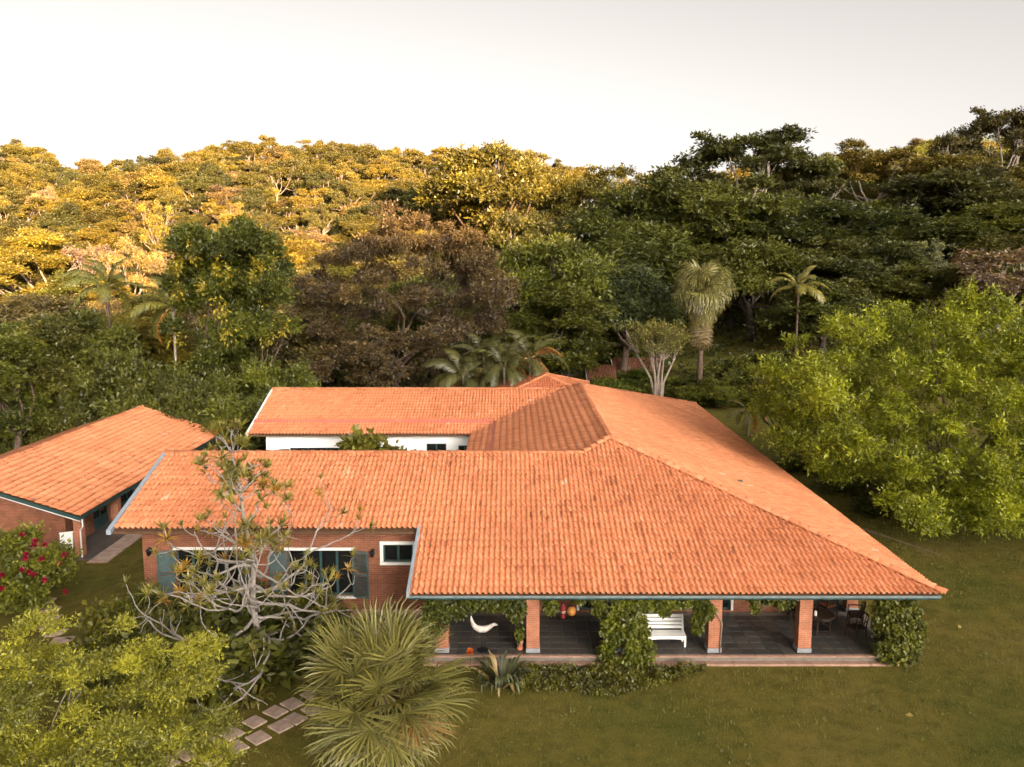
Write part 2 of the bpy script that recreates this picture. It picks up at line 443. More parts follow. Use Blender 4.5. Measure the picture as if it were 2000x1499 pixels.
def slope_piece(name, parent, o, U, slope, cuts, nu, nv, stain_shade=no_stain, mat='tile', reserve=None, lift=0.0, edge=False):
    U = np.array(U, float); h = np.array([-U[1], U[0], 0.0])       # uphill plan direction is U turned left
    Vd = h + np.array([0, 0, slope]); Vd /= np.linalg.norm(Vd)
    o = np.array(o, float) + np.array([0, 0, lift])
    X, F, v, res = tile_field(o, U, Vd, nu, nv, inside(cuts, 0.28), stain_shade, reserve, edge)
    me = mesh_np(name, X, F, False, {'v': v})
    clip_mesh(me, cuts)
    ob = link(name, me, M[mat], parent); ob['kind'] = 'stuff'
    return ob, res, U, Vd

# ridge and hip caps: one half-round piece each
def cap_mesh(length=0.44, r0=0.155, r1=0.118, n=7):
    V = []; F = []
    for (y, r, dz) in ((0, r0, 0.02), (length, r1, 0.0), (0, r0 - 0.018, 0.02)):
        for k in range(n + 1):
            a = math.pi * k / n; V.append((r * math.cos(a), y, r * 0.8 * math.sin(a) + dz))
    m_ = n + 1
    for k in range(n):
        F.append((k, k + 1, m_ + k + 1, m_ + k)); F.append((2*m_ + k, 2*m_ + k + 1, k + 1, k))
    return np.array(V), np.array(F)
CAPV, CAPF = cap_mesh()
CAPS = [mesh_np('ridge_cap', CAPV, CAPF, False, {'v': np.full(len(CAPV), t)}) for t in (0.36, 0.45, 0.55, 0.68, 0.9)]
for c_ in CAPS: c_.materials.append(M['tile'])
CAPS_OLD = [c_.copy() for c_ in CAPS]
for c_ in CAPS_OLD: c_.materials.clear(); c_.materials.append(M['tile_old'])
def caps_along(a, b, parent, dz=0.085, step=0.385, caps=None):
    a = Vector(a); b = Vector(b); d = (b - a); L = d.length; d.normalize()
    side = Vector((d.y, -d.x, 0)).normalized(); up = side.cross(d)
    n = int(L / step)
    for i in range(n):
        p = a + d * (i * L / n) + Vector((0, 0, dz + random.gauss(0, 0.004)))
        me = random.choices(caps or CAPS, (3, 4, 5, 3, 0.08))[0]
        o = link('ridge_cap', me, None, parent)
        j = random.gauss(0, 0.02)
        o.matrix_basis = Matrix(((side.x, d.x, up.x, p.x), (side.y, d.y, up.y, p.y), (side.z, d.z, up.z, p.z), (0, 0, 0, 1))) @ Matrix.Rotation(j, 4, 'Z')

# ------------------------------------------------------------------ main house
S = 0.3212
EX0, EX1, EY0, EZ = -3.46, 14.42, 27.05, 2.60       # front eave
PKX, PKY, PKZ = 4.36, 37.11, 2.60 + S * 10.06       # peak of the front hips
RY2, BY = 53.6, 65.6                                # far end of the high ridge, far eave
WX0, WY0, WZ0 = -15.0, 30.45, EZ + S * (30.45 - EY0)  # west wing eave
WRY = 35.82; WRZ = EZ + S * (WRY - EY0)             # its ridge
HIPX = PKX - (PKY - WRY)                            # where that ridge meets the hip
house = empty('main_house', (0, 27.3, 0), 0, 'large U-shaped brick house with orange clay tile roof and long veranda', 'house')
def hp(o):                                          # keep world coordinates under the house
    o.matrix_parent_inverse = Matrix.Translation((0, -27.3, 0)); return o
class Part:
    pass
def h_link(name, me, mat): return hp(link(name, me, mat, house))

# roof deck under the tiles (also the veranda ceiling): slabs 8 cm thick following each slope
deck = MB()
def slab(poly, t=0.09, drop=0.055):
    top = [Vector((x, y, z - drop)) for x, y, z in poly]; bot = [p - Vector((0, 0, t)) for p in top]
    n = len(poly); F = [tuple(range(n)), tuple(range(2*n - 1, n - 1, -1))]
    for i in range(n): F.append((i, n + i, n + (i+1) % n, (i+1) % n))
    deck.add(top + bot, F)
zf = lambda y: EZ + S * (y - EY0)
zr = lambda x: EZ + S * (EX1 - x)
zw = lambda x: PKZ - S * (PKX - x)
BEY, BRY, BWX = 48.55, 54.1, -15.5                  # back wing eave, ridge, west end
BEZ = 3.68; BRZ = BEZ + S * (BRY - BEY)
zb = lambda y: BEZ + S * (y - BEY)
CX = PKX - (PKZ - 3.66) / S                         # courtyard eave of the middle wing
slab([(EX0, EY0 + .06, zf(EY0 + .06)), (EX1 - .07, EY0 + .06, zf(EY0 + .06)), (PKX, PKY, PKZ), (HIPX, WRY, WRZ), (EX0, WRY, WRZ)])
slab([(WX0 + .05, WY0 + .06, zf(WY0 + .06)), (EX0 - .003, WY0 + .06, zf(WY0 + .06)), (EX0 - .003, WRY, WRZ), (WX0 + .05, WRY, WRZ)])
slab([(WX0 + .05, WRY, WRZ), (HIPX, WRY, WRZ), (CX, WRY + (HIPX - CX), zw(CX)), (WX0 + .05, 41.2, WRZ - S * (41.2 - WRY))])
slab([(EX1 - .06, EY0 + .07, zr(EX1 - .06)), (EX1 - .06, BY, zr(EX1 - .06)), (PKX, RY2, PKZ), (PKX, PKY, PKZ)])
slab([(PKX, RY2, PKZ), (EX1 - .06, BY, zr(EX1 - .06)), (-6, BY, EZ), (PKX - 9, BY - 1, EZ + .2)])
slab([(PKX, PKY, PKZ), (PKX, RY2, PKZ), (BRY - BEY + CX, BRY, BRZ), (CX, BEY, zw(CX)), (CX, 41, zw(CX)), (HIPX, WRY, WRZ)])
slab([(BWX + .05, BEY + .06, zb(BEY + .06)), (CX, BEY + .06, zb(BEY + .06)), (CX + BRY - BEY, BRY, BRZ), (BWX + .05, BRY, BRZ)])
slab([(BWX + .05, BRY, BRZ), (CX + BRY - BEY, BRY, BRZ), (CX + BRY - BEY, 59.6, BEZ), (BWX + .05, 59.6, BEZ)])
roof = hp(deck.build('roof', M['soffit'], house))

def lichen(p):                                      # old stains: streaks down the middle of the front slope
    x, y = p[:, 0], p[:, 1]
    n = noise2(x * 4.6 + 5, y * 0.5 + 2) * 0.7 + noise2(x * 1.1 + 1, y * 0.4) * 0.3
    band = np.exp(-((x - 4.4 + (y - 31) * 0.6) / 2.6) ** 2)
    return 0.012 + 0.40 * band * smooth(0.54, 0.76, n) + 0.12 * smooth(0.70, 0.85, n)
def lichen_east(p):
    x, y = p[:, 0], p[:, 1]
    n = noise2(x * 0.55 + 11, y * 0.8 + 7) * 0.5 + noise2(x * 1.4, y * 3.1) * 0.5
    band = np.exp(-((x - 12.9) / 1.9) ** 2) * np.exp(-((y - 46) / 9.0) ** 2)
    return 0.004 + 0.95 * band * smooth(0.22, 0.62, n)
def lap_shade_pav(p):  # shadow lines at the pavilion tile laps, painted into the tint
    x, y = p[:, 0], p[:, 1]
    n = noise2(x * 0.8 + 3, y * 1.9 + 4) * 0.55 + noise2(x * 2.2, y * 4.3) * 0.45
    band = smooth(-26.4, -21.2, x) * np.exp(-((y - 44.5) / 7.5) ** 2)
    return 0.01 + 0.9 * band * smooth(0.42, 0.70, n)

rev = lambda a, b, C: (b <= 2) & (C[:, 0] < 13.0 - 0.45 * 0 - (b * 0.4)) & (C[:, 0] > EX0 + 0.1)
big = 400
o1, singles, FU, FV = slope_piece('clay_tiles', roof, (EX0, EY0, EZ), (1, 0, 0), S,
    [((EX0, 0), (-1, 0)), ((HIPX, 0), (1, 0)), ((0, WRY), (0, 1)), ((0, EY0 - 1), (0, -1))], (0, 40), (0, 30), lichen, reserve=rev)
o2, s2, FU, FV = slope_piece('clay_tiles', roof, (EX0, EY0, EZ), (1, 0, 0), S,
    [((HIPX, 0), (-1, 0)), ((PKX, PKY), (1, 1)), ((PKX, PKY), (-1, 1)), ((0, EY0 - 1), (0, -1))], (28, 100), (0, 35), lichen, reserve=rev)
singles += s2
k0 = int(round((WY0 - EY0) * math.sqrt(1 + S * S) / TC))
slope_piece('clay_tiles', roof, (EX0 - 61 * TW, EY0, EZ), (1, 0, 0), S,
    [((WX0, 0), (-1, 0)), ((EX0, 0), (1, 0)), ((0, WRY), (0, 1)), ((0, WY0 - .05), (0, -1))], (0, 63), (k0, 30), no_stain)
# hidden court side of the west wing, seen only from above
slope_piece('clay_tiles', roof, (EX1, EY0 - 1.2, EZ), (0, 1, 0), S,
    [((PKX, PKY), (-1, -1)), ((PKX, 0), (-1, 0)), ((PKX, RY2), (-(BY - RY2), 10.06)), ((EX1 + 1, 0), (1, 0))], (0, 210), (0, 33), lichen_east)
slope_piece('clay_tiles', roof, (CX, 60, zw(CX)), (0, -1, 0), S,
    [((PKX, 0), (1, 0)), ((CX - 1, 0), (-1, 0)), ((HIPX, WRY), (1, -1)), ((CX, BEY), (-(BRY - BEY), (BRY - BEY))), ((0, RY2 + 1.2), (0, 1))], (0, 125), (0, 24), no_stain)
slope_piece('clay_tiles', roof, (BWX, BEY, BEZ), (1, 0, 0), S,
    [((BWX, 0), (-1, 0)), ((0, BRY), (0, 1)), ((CX, BEY), (BRY - BEY, -(BRY - BEY))), ((0, BEY - 1), (0, -1))], (0, 110), (0, 17), no_stain)
slope_piece('clay_tiles', roof, (HIPX + 5, WRY + 5.4, WRZ - S * 5.4), (-1, 0, 0), S,
    [((WX0, 0), (-1, 0)), ((0, WRY), (0, -1)), ((HIPX, WRY), (1, -1)), ((0, 41.6), (0, 1))], (0, 120), (0, 17), no_stain)
slope_piece('clay_tiles', roof, (CX + BRY - BEY, BRY + 5.4, BRZ - S * 5.4), (-1, 0, 0), S,
    [((BWX, 0), (-1, 0)), ((0, BRY), (0, -1)), ((CX + BRY - BEY, 0), (1, 0)), ((0, 60), (0, 1))], (0, 100), (0, 17), no_stain)

# the tiles of the lowest front courses, one object each
TILES = []
for t in (0.05, 0.16, 0.33, 0.42, 0.48, 0.53, 0.58, 0.65, 0.74, 0.95):
    me = mesh_np('roof_tile', TV, TF, False, {'v': np.full(len(TV), t)}); me.materials.append(M['tile']); TILES.append((t, me))
FN = np.cross(FU, FV)
for P_, v_ in singles[:300]:
    me = min(TILES, key=lambda q: abs(q[0] - v_))[1]
    o = link('roof_tile', me, None, roof)
    o.matrix_basis = Matrix(((FU[0], FV[0], FN[0], P_[0]), (FU[1], FV[1], FN[1], P_[1]), (FU[2], FV[2], FN[2], P_[2]), (0, 0, 0, 1))) @ Matrix.Rotation(random.gauss(0, 0.012), 4, 'Z')
left = singles[300:]
if left:
    X = np.concatenate([P_ + TV[:, 0:1] * FU + TV[:, 1:2] * FV + TV[:, 2:3] * FN for P_, _ in left])
    F = np.concatenate([TF + i * len(TV) for i in range(len(left))])
    ob = link('clay_tiles', mesh_np('clay_tiles', X, F, False, {'v': np.repeat([v for _, v in left], len(TV))}), M['tile'], roof); ob['kind'] = 'stuff'

caps_along((EX1 + .12, EY0 - .08, EZ), (PKX, PKY, PKZ), roof)
caps_along((PKX, PKY, PKZ), (PKX, RY2, PKZ), roof)
caps_along((WX0, WRY, WRZ), (HIPX, WRY, WRZ), roof, 0.05)
caps_along((HIPX, WRY, WRZ), (PKX, PKY, PKZ), roof)
caps_along((BWX, BRY, BRZ), (CX + BRY - BEY, BRY, BRZ), roof)
caps_along((EX1, BY, EZ), (PKX, RY2, PKZ), roof)
caps_along((CX + BRY - BEY, BRY, BRZ), (PKX, RY2, PKZ), roof)

def h_box(name, mat, *bx, parent=None, bevel=0):
    mb = MB()
    for b in bx: mb.box(*b)
    o = mb.build(name, M[mat], parent or house, False, bevel)
    if parent is None: hp(o)
    return o
# gutter and fascia along the front eave, flashings on the verges
h_box('fascia', 'green_fascia', (EX0, EX1 - .05, EY0 + .10, EY0 + .14, EZ - .22, EZ - .03))
gut = MB()
pr = [(0.0, 0.0), (0.0, -0.075), (-0.035, -0.105), (-0.085, -0.105), (-0.12, -0.075), (-0.12, 0.0), (-0.112, 0.0), (-0.108, -0.07), (-0.08, -0.095), (-0.04, -0.095), (-0.01, -0.07), (-0.008, 0.0)]
Vg = [(x, EY0 + .098 + a, EZ - .035 + b) for x in (EX0, EX1 - .02) for a, b in pr]; n = len(pr)
gut.add(Vg, [(i, (i+1) % n, n + (i+1) % n, n + i) for i in range(n)] + [tuple(range(n)), tuple(range(2*n-1, n-1, -1))])
hp(gut.build('gutter', plain('gutter_paint', (0.15, 0.20, 0.205), 0.45, 0.3, 4), house))
h_box('gutter_bracket', 'iron', *[(x, x + .025, EY0 - .03, EY0 + .10, EZ - .155, EZ - .142) for x in np.arange(EX0 + .4, EX1, 1.55)])
def verge(name, mat, x, y0, z0, y1, z1, w=0.10, h=0.13, up=0.07):
    mb = MB()
    V = [(x + dx, y, z + dz) for (y, z) in ((y0, z0), (y1, z1)) for (dx, dz) in ((-w/2, up - h), (w/2, up - h), (w/2, up), (-w/2, up))]
    mb.add(V, [(0, 1, 2, 3), (7, 6, 5, 4), (0, 4, 5, 1), (1, 5, 6, 2), (2, 6, 7, 3), (3, 7, 4, 0)])
    return hp(mb.build(name, M[mat], house))
verge('verge_flashing', 'zinc', WX0 - .03, WY0 - .08, WZ0 - .025, WRY, WRZ, 0.17, 0.18, 0.10)
verge('verge_flashing', 'zinc', EX0 - .03, EY0 - .06, EZ - .02, WY0 + .25, WZ0 + .08, 0.10, 0.20, 0.13)
verge('verge_flashing', 'white_paint', BWX - .04, BEY - .05, BEZ - .015, BRY, BRZ, 0.12, 0.16, 0.08)
verge('verge_board', 'dark_wood', WX0 + .08, WRY, WRZ, 41.2, WRZ - S * (41.2 - WRY), 0.06, 0.2, -0.05)
# painted metal strip across the back wing slope and its turn down the middle wing
mb = MB(); y_ = 50.0
V = [(x, y, zb(y) + dz) for x in (BWX, -1.18) for (y, dz) in ((y_ - .17, .10), (y_ + .17, .10), (y_ + .17, .05), (y_ - .17, .05))]
mb.add(V, [(0, 1, 2, 3), (7, 6, 5, 4), (0, 4, 5, 1), (1, 5, 6, 2), (2, 6, 7, 3), (3, 7, 4, 0)])
xs_ = -1.15
V = [(x, y, zw(x) + dz) for y in (41.5, 50.16) for (x, dz) in ((xs_ - .13, .10), (xs_ + .13, .10), (xs_ + .13, .05), (xs_ - .13, .05))]
mb.add(V, [(0, 1, 2, 3), (7, 6, 5, 4), (0, 4, 5, 1), (1, 5, 6, 2), (2, 6, 7, 3), (3, 7, 4, 0)])
hp(mb.build('roof_flashing', M['pink_flash'], house))
# two lime-washed repairs near the ridge
for (x, y) in ((2.35, 50.3), (3.75, 50.8)):
    mb = MB(); z = zw(x) + .075
    mb.add([(x - .28, y - .06, zw(x - .28) + .085), (x + .28, y - .06, zw(x + .28) + .085), (x + .28, y + .06, zw(x + .28) + .085), (x - .28, y + .06, zw(x - .28) + .085)], [(0, 1, 2, 3)])
    hp(mb.build('mortar_patch', M['white_paint'], house))

# ---- walls
WALLY = 31.15
def wall_with_openings(name, mat, x0, x1, y0, y1, z0, z1, ops):
    """wall in the x-z plane built as blocks around rectangular openings (x0,x1,z0,z1), openings sorted by x, not overlapping"""
    mb = MB(); x = x0
    for a, b, c, d in ops:
        if a > x: mb.box(x, a, y0, y1, z0, z1)
        if c > z0: mb.box(a, b, y0, y1, z0, c)
        if d < z1: mb.box(a, b, y0, y1, d, z1)
        x = b
    if x < x1: mb.box(x, x1, y0, y1, z0, z1)
    return hp(mb.build(name, M[mat], house))
W1 = (-12.9, -10.45, 0.92, 2.74); W2 = (-8.62, -6.12, 0.90, 2.72); W3 = (-4.93, -3.80, 2.26, 2.95)
D1 = (-2.4, -0.9, 0.31, 2.45); D2 = (2.6, 5.0, 0.31, 2.45); D3 = (7.0, 8.45, 0.31, 2.45)
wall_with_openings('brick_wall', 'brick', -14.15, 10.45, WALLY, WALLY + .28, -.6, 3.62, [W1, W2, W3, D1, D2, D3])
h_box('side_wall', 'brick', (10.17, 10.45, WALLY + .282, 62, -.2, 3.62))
gab = MB()
gab.add([(-14.15, WALLY + .283, -.6), (-14.15, 40.4, -.6), (-14.15, 40.4, 3.75), (-14.15, WRY, WRZ - .2), (-14.15, WALLY + .283, 3.75),
         (-13.88, WALLY + .283, -.6), (-13.88, 40.4, -.6), (-13.88, 40.4, 3.75), (-13.88, WRY, WRZ - .2), (-13.88, WALLY + .283, 3.75)],
        [(0, 1, 2, 3, 4), (9, 8, 7, 6, 5)] + [(i, (i+1) % 5, 5 + (i+1) % 5, 5 + i) for i in range(5)])
hp(gab.build('gable_wall', M['brick'], house))
h_box('court_wall', 'white', (-13.87, -1.0, 40.1, 40.4, -.4, 3.65), (-1.3, -1.0, 40.41, 49.3, -.4, 3.9))
h_box('interior_wall', 'interior', (-13.8, 10.1, 36.0, 36.15, -.5, 4.2), (-5.4, -5.25, 31.44, 35.9, -.5, 3.6), (-10, -9.85, 31.44, 35.9, -.5, 3.6), (5.6, 5.75, 31.44, 35.9, -.5, 3.6))
h_box('interior_floor', 'interior', (-13.8, 10.1, 31.44, 39.9, .2, .28))
BWA = (-13.25, -6.75, 0.4, 2.72); BWB = (-5.10, -3.92, 1.9, 2.98); BWC = (-3.2, -2.45, 1.9, 2.86)
wall_with_openings('white_wall', 'white', -14.65, -1.31, 49.32, 49.6, -.4, 3.70, [BWA, BWB, BWC])
h_box('end_wall', 'white', (-14.65, -14.4, 49.61, 58.8, -.4, 3.68))
h_box('back_wall', 'white', (-14.6, 10.1, 58.6, 58.79, -.4, 3.68), (-14.39, -1.4, 53, 53.1, -.4, 3.6))
h_box('plinth', 'pink_stone', (-14.22, -3.4, WALLY - .09, WALLY - .003, -.6, .34))

def window(ops, y, mat='teal', lights=2, frame_mat=None, t=0.09, sill=None):
    a, b, c, d = ops
    w = MB(); f = .055
    w.box(a, a + f, y, y + .08, c, d); w.box(b - f, b, y, y + .08, c, d); w.box(a + f, b - f, y, y + .08, c, c + f); w.box(a + f, b - f, y, y + .08, d - f, d)
    for i in range(1, lights):
        x = a + (b - a) * i / lights; w.box(x - f * .8, x + f * .8, y + .004, y + .076, c + f, d - f)
    o = hp(w.build('window', M[mat], house, False, 0.004))
    for i in range(lights):
        x0 = a + (b - a) * i / lights + f; x1 = a + (b - a) * (i + 1) / lights - f
        link('pane', MB().box(x0 - .012, x1 + .012, y + .036, y + .044, c + f - .01, d - f + .01).mesh('pane'), M['glass'], o)
    return o
def surround(ops, y, sides=True, t=.11, top=True, bottom=True):
    a, b, c, d = ops; m = MB()
    if top: m.box(a - t, b + t, y - .05, y - .003, d + .002, d + t)
    if bottom: m.box(a - t, b + t, y - .09, y - .003, c - t * .8, c - .002)
    if sides:
        m.box(a - t, a - .002, y - .045, y - .003, c - .001, d + .001); m.box(b + .002, b + t, y - .045, y - .003, c - .001, d + .001)
    return hp(m.build('window_surround', M['white_paint'], house, False, 0.004))
def shutter(x0, x1, z0, z1, y, ang):
    """louvred leaf hinged at x0, opened by ang from the wall plane"""
    h = MB(); w = x1 - x0; s = 1 if w > 0 else -1; w = abs(w)
    d = Vector((s * math.cos(ang), -math.sin(ang), 0)); n = Vector((d.y, -d.x, 0)); up = Vector((0, 0, 1)); o = Vector((x0, y, 0))
    def bar(u0, u1, v0, v1, th):
        c = o + d * ((u0 + u1) / 2) + up * ((v0 + v1) / 2); h.obox(c, d, n, up, (u1 - u0) / 2, th, (v1 - v0) / 2)
    bar(0, .06, z0, z1, .02); bar(w - .06, w, z0, z1, .02)
    for v in (z0, (z0 + z1) / 2 - .035, z1 - .07): bar(.06, w - .06, v, v + .07, .019)
    sh = hp(h.build('shutter', M['teal_light'], house))
    sl = MB(); k = z0 + .085
    while k < z1 - .1:
        if abs(k - (z0 + z1) / 2) > .06:
            c = o + d * (w / 2) + up * k; ax = (up * .8 + n * .6).normalized()
            sl.obox(c, d, d.cross(ax), ax, w / 2 - .06, .004, .026)
        k += .05
    link('louvre', sl.mesh('louvre'), M['teal_light'], sh)
for ops, n in ((W1, 4), (W2, 4)):
    window(ops, WALLY + .12, 'teal', n); surround(ops, WALLY, False)
    shutter(ops[0] - .01, ops[0] - .66, ops[2] - .04, ops[3] + .0, WALLY - .06, R(12)); shutter(ops[1] + .01, ops[1] + .66, ops[2] - .04, ops[3], WALLY - .06, R(14))
window(W3, WALLY + .04, 'teal', 2); surround(W3, WALLY, True, .13)
window(D1, WALLY + .10, 'teal', 2); window(D2, WALLY + .10, 'teal', 4); window(D3, WALLY + .10, 'teal', 2)
for d_ in (D1, D2, D3): surround(d_, WALLY, True, .1, True, False)
window(BWA, 49.42, 'teal', 6); window(BWB, 49.36, 'teal', 2); window(BWC, 49.36, 'teal', 2)
shutter(BWA[0] - .01, BWA[0] - .62, .4, 2.66, 49.27, R(10)); shutter(BWA[1] + .01, BWA[1] + .5, .4, 2.66, 49.27, R(10))

# veranda columns, each on a concrete foot
for i, cx_ in enumerate((-2.42, 0.72, 3.86, 6.98, 10.08, 13.1)):
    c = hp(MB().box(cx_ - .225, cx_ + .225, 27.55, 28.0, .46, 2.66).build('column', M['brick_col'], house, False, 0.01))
    link('column_foot', MB().box(cx_ - .245, cx_ + .245, 27.53, 28.02, .30, .458).mesh('column_foot', False, .012), M['concrete'], c)
for cy_ in (31.2, 34.5, 38.0, 41.5, 45, 48.5, 52):
    c = hp(MB().box(12.88, 13.32, cy_ - .22, cy_ + .22, .46, 2.86).build('column', M['brick_col'], house, False, 0.01))
    link('column_foot', MB().box(12.86, 13.34, cy_ - .24, cy_ + .24, .30, .458).mesh('column_foot', False, .012), M['concrete'], c)
# beam behind the gutter carried by the columns
h_box('beam', 'dark_wood', (EX0 + .1, 13.4, 27.7, 27.86, 2.47, 2.62))

# wall lanterns
def lantern(x, z, label):
    t = empty('wall_lantern', (x, WALLY, z), 0, label, 'lamp')
    MB().box(-.06, .06, -.025, -.002, -.12, .12).build('back_plate', M['iron'], t)
    MB().tube([(0, -.03, .06), (0, -.10, .13), (0, -.18, .12)], .013).build('arm', M['iron'], t)
    MB().lathe((0, -.18, 0), [(.015, .13), (.035, .12), (.125, .045), (.12, .035), (.0, .04)], 8).build('hood', M['iron'], t)
    MB().lathe((0, -.18, 0), [(.085, .035), (.065, -.13), (.0, -.13)], 8).build('glass_case', M['glass'], t)
    MB().lathe((0, -.18, 0), [(.07, -.128), (.05, -.155), (.012, -.17), (.0, -.18)], 8).build('base', M['iron'], t)
lantern(-13.85, 2.72, 'black iron wall lantern at the left corner of the brick wall')
lantern(-5.33, 2.66, 'black iron wall lantern between the shutter and the small window')

# ------------------------------------------------------------------ veranda floor
fl = MB().box(EX0 + .05, 13.55, 27.42, WALLY - .1, 0.05, .272).box(10.46, 13.55, WALLY - .099, 60, 0.05, .272).build('veranda_floor', M['grout'])
tag(fl, 'slate tiled veranda floor under the front eave', None, None, 'structure')
ftile = []
for k in range(5):
    me = MB().box(-.228, .228, -.228, .228, 0, .03).mesh('floor_tile', False, .006)
    c0 = [(0.068, .060, .052), (.080, .070, .060), (.053, .048, .044), (.074, .062, .052), (.061, .056, .052)][k]
    me.materials.append(plain('slate_%d' % k, c0, 0.5, 0.3, 2.0, 0, .15)); ftile.append(me)
nt_count = 0; r_ = 0; y = 27.63
while y < WALLY - .25:
    x = EX0 + .36
    while x < 13.3:
        o = link('floor_tile', random.choice(ftile), None, fl); o.location = (x, y, .262 + random.gauss(0, .0015)); nt_count += 1
        x += .47
    y += .47; r_ += 1
y = 31.2
while y < 33.5:
    for x in np.arange(10.78, 13.3, .47):
        o = link('floor_tile', random.choice(ftile), None, fl); o.location = (x, y, .262)
    y += .47
x = EX0 + .05; k = 0
while x < 13.5:
    w = random.uniform(.75, 1.05); x1 = min(x + w, 13.55)
    me = MB().box(x + .004, x1 - .004, 27.27, 27.44, .25, .298 + random.uniform(-.003, .003)).mesh('coping_stone', False, .012); link('coping_stone', me, M['pink_stone'], fl)
    me = MB().box(x + .104, x1 + .096, 27.16, 27.40, -.05, .075 + random.uniform(-.006, .006)).mesh('step_stone', False, .015); link('step_stone', me, M['pink_stone'], fl)
    x = x1
# ------------------------------------------------------------------ pavilion at the left
PEX, PRX, PY0, PY1, PEZ = -20.5, -26.1, 38.8, 58.9, 1.70
PRZ = PEZ + S * (PEX - PRX)
pav = empty('pavilion', (PRX, PY0, -.5), 0, 'low brick garden pavilion with dark-streaked orange gable roof at the left', 'building')
PINV = Matrix.Translation((-PRX, -PY0, .5))
def pv(o): o.matrix_parent_inverse = PINV; return o
PWX = PRX * 2 - PEX
mb = MB()
for (xa, xb) in ((PEX - .05, PRX), (PWX + .05, PRX)):
    top = [(xa, PY0 + .05, PEZ - .04), (xb, PY0 + .05, PRZ - .06), (xb, PY1 - .05, PRZ - .06), (xa, PY1 - .05, PEZ - .04)]
    mb.add([Vector(p) for p in top] + [Vector(p) - Vector((0, 0, .08)) for p in top], [(0, 1, 2, 3), (7, 6, 5, 4)] + [(i, (i+1) % 4, 4 + (i+1) % 4, 4 + i) for i in range(4)])
proof = pv(mb.build('roof', M['soffit'], pav))
slope_piece('clay_tiles', proof, (PEX, PY0, PEZ), (0, 1, 0), S, [((PRX, 0), (-1, 0)), ((0, PY0), (0, -1)), ((0, PY1), (0, 1)), ((PEX + 1, 0), (1, 0))], (0, 104), (0, 17), lap_shade_pav, edge=True)
slope_piece('clay_tiles', proof, (PWX, PY1, PEZ), (0, -1, 0), S, [((PRX, 0), (1, 0)), ((0, PY0), (0, -1)), ((0, PY1), (0, 1)), ((PWX - 1, 0), (-1, 0))], (0, 104), (0, 17), no_stain)
caps_along((PRX, PY0, PRZ), (PRX, PY1, PRZ), proof)
def gable_board(y, dz0, dz1, mat, name, th=.05):
    for (xa) in (PEX, PWX):
        V = [(xa, yy, PEZ + d) for yy in (y, y + th) for d in (dz0, dz1)] + [(PRX, yy, PRZ + d) for yy in (y, y + th) for d in (dz0, dz1)]
        pv(MB().add(V, [(0, 2, 3, 1), (4, 5, 7, 6), (0, 1, 5, 4), (2, 6, 7, 3), (1, 3, 7, 5), (0, 4, 6, 2)]).build(name, M[mat], pav))
gable_board(PY0 - .02, -.20, -.035, 'green_fascia', 'barge_board')
gable_board(PY0 - .035, -.235, -.205, 'white_paint', 'barge_trim', .07)
pv(MB().box(PEX - .05, PEX + .005, PY0 + .05, PY1, PEZ - .19, PEZ - .035).build('fascia', M['green_fascia'], pav))
pv(MB().box(PEX + .008, PEX + .10, PY0 + .05, PY1, PEZ - .13, PEZ - .05).build('gutter', M['green_fascia'], pav))
pv(MB().tube([(PEX + .03, PY0 + .12, PEZ - .1), (PEX + .03, PY0 + .12, PEZ - .5), (PEX - .25, PY0 + .4, PEZ - .8), (PEX - .25, PY0 + .4, -.45)], .035).build('downpipe', M['white_paint'], pav))
g = MB()
y0, y1 = 40.4, 40.66
pts = [(PWX + .8, -.6), (-22.1, -.6), (-22.1, PEZ + S * 1.6 - .2), (PRX, PRZ - .2), (PWX + .8, PEZ + .1)]
g.add([(x, y0, z) for x, z in pts] + [(x, y1, z) for x, z in pts], [(0, 1, 2, 3, 4), (9, 8, 7, 6, 5)] + [(i, (i+1) % 5, 5 + (i+1) % 5, 5 + i) for i in range(5)])
pv(g.build('gable_wall', M['brick'], pav))
pv(MB().box(-22.36, -22.1, 40.662, 43.2, -.6, 2.0).box(-22.36, -22.1, 45.0, 46.4, -.6, 2.0).box(-22.36, -22.1, 48.2, 50, -.6, 2.0).box(-22.36, -22.1, 51.8, PY1 - .5, -.6, 2.0).box(-22.36, -22.1, 43.2, 51.8, 1.75, 2.0).build('side_wall', M['brick'], pav))
for a in (43.2, 46.4, 50.0):
    d = pv(MB().box(-22.3, -22.2, a + .02, a + .1, -.48, 1.74).box(-22.3, -22.2, a + 1.7, a + 1.78, -.48, 1.74).box(-22.3, -22.2, a + .86, a + .94, -.48, 1.74).box(-22.3, -22.2, a + .1, a + 1.7, 1.66, 1.74).box(-22.3, -22.2, a + .1, a + 1.7, -.48, .1).build('door', M['teal'], pav))
    link('pane', MB().box(-22.262, -22.25, a + .09, a + 1.71, .09, 1.67).mesh('pane'), M['glass'], d)
for (px_, py_) in ((-20.95, 39.5), (-20.95, 43.3), (-20.95, 47.1), (-20.95, 50.9), (-20.95, 54.7), (-20.95, 58.3)):
    pv(MB().box(px_ - .19, px_ + .19, py_ - .19, py_ + .19, -.45, PEZ + .02).build('post', M['brick_col'], pav, False, .01))
pv(MB().box(PWX + .9, -20.25, PY0 + .1, PY1, -.62, -.455).build('floor', M['stone_floor'], pav))
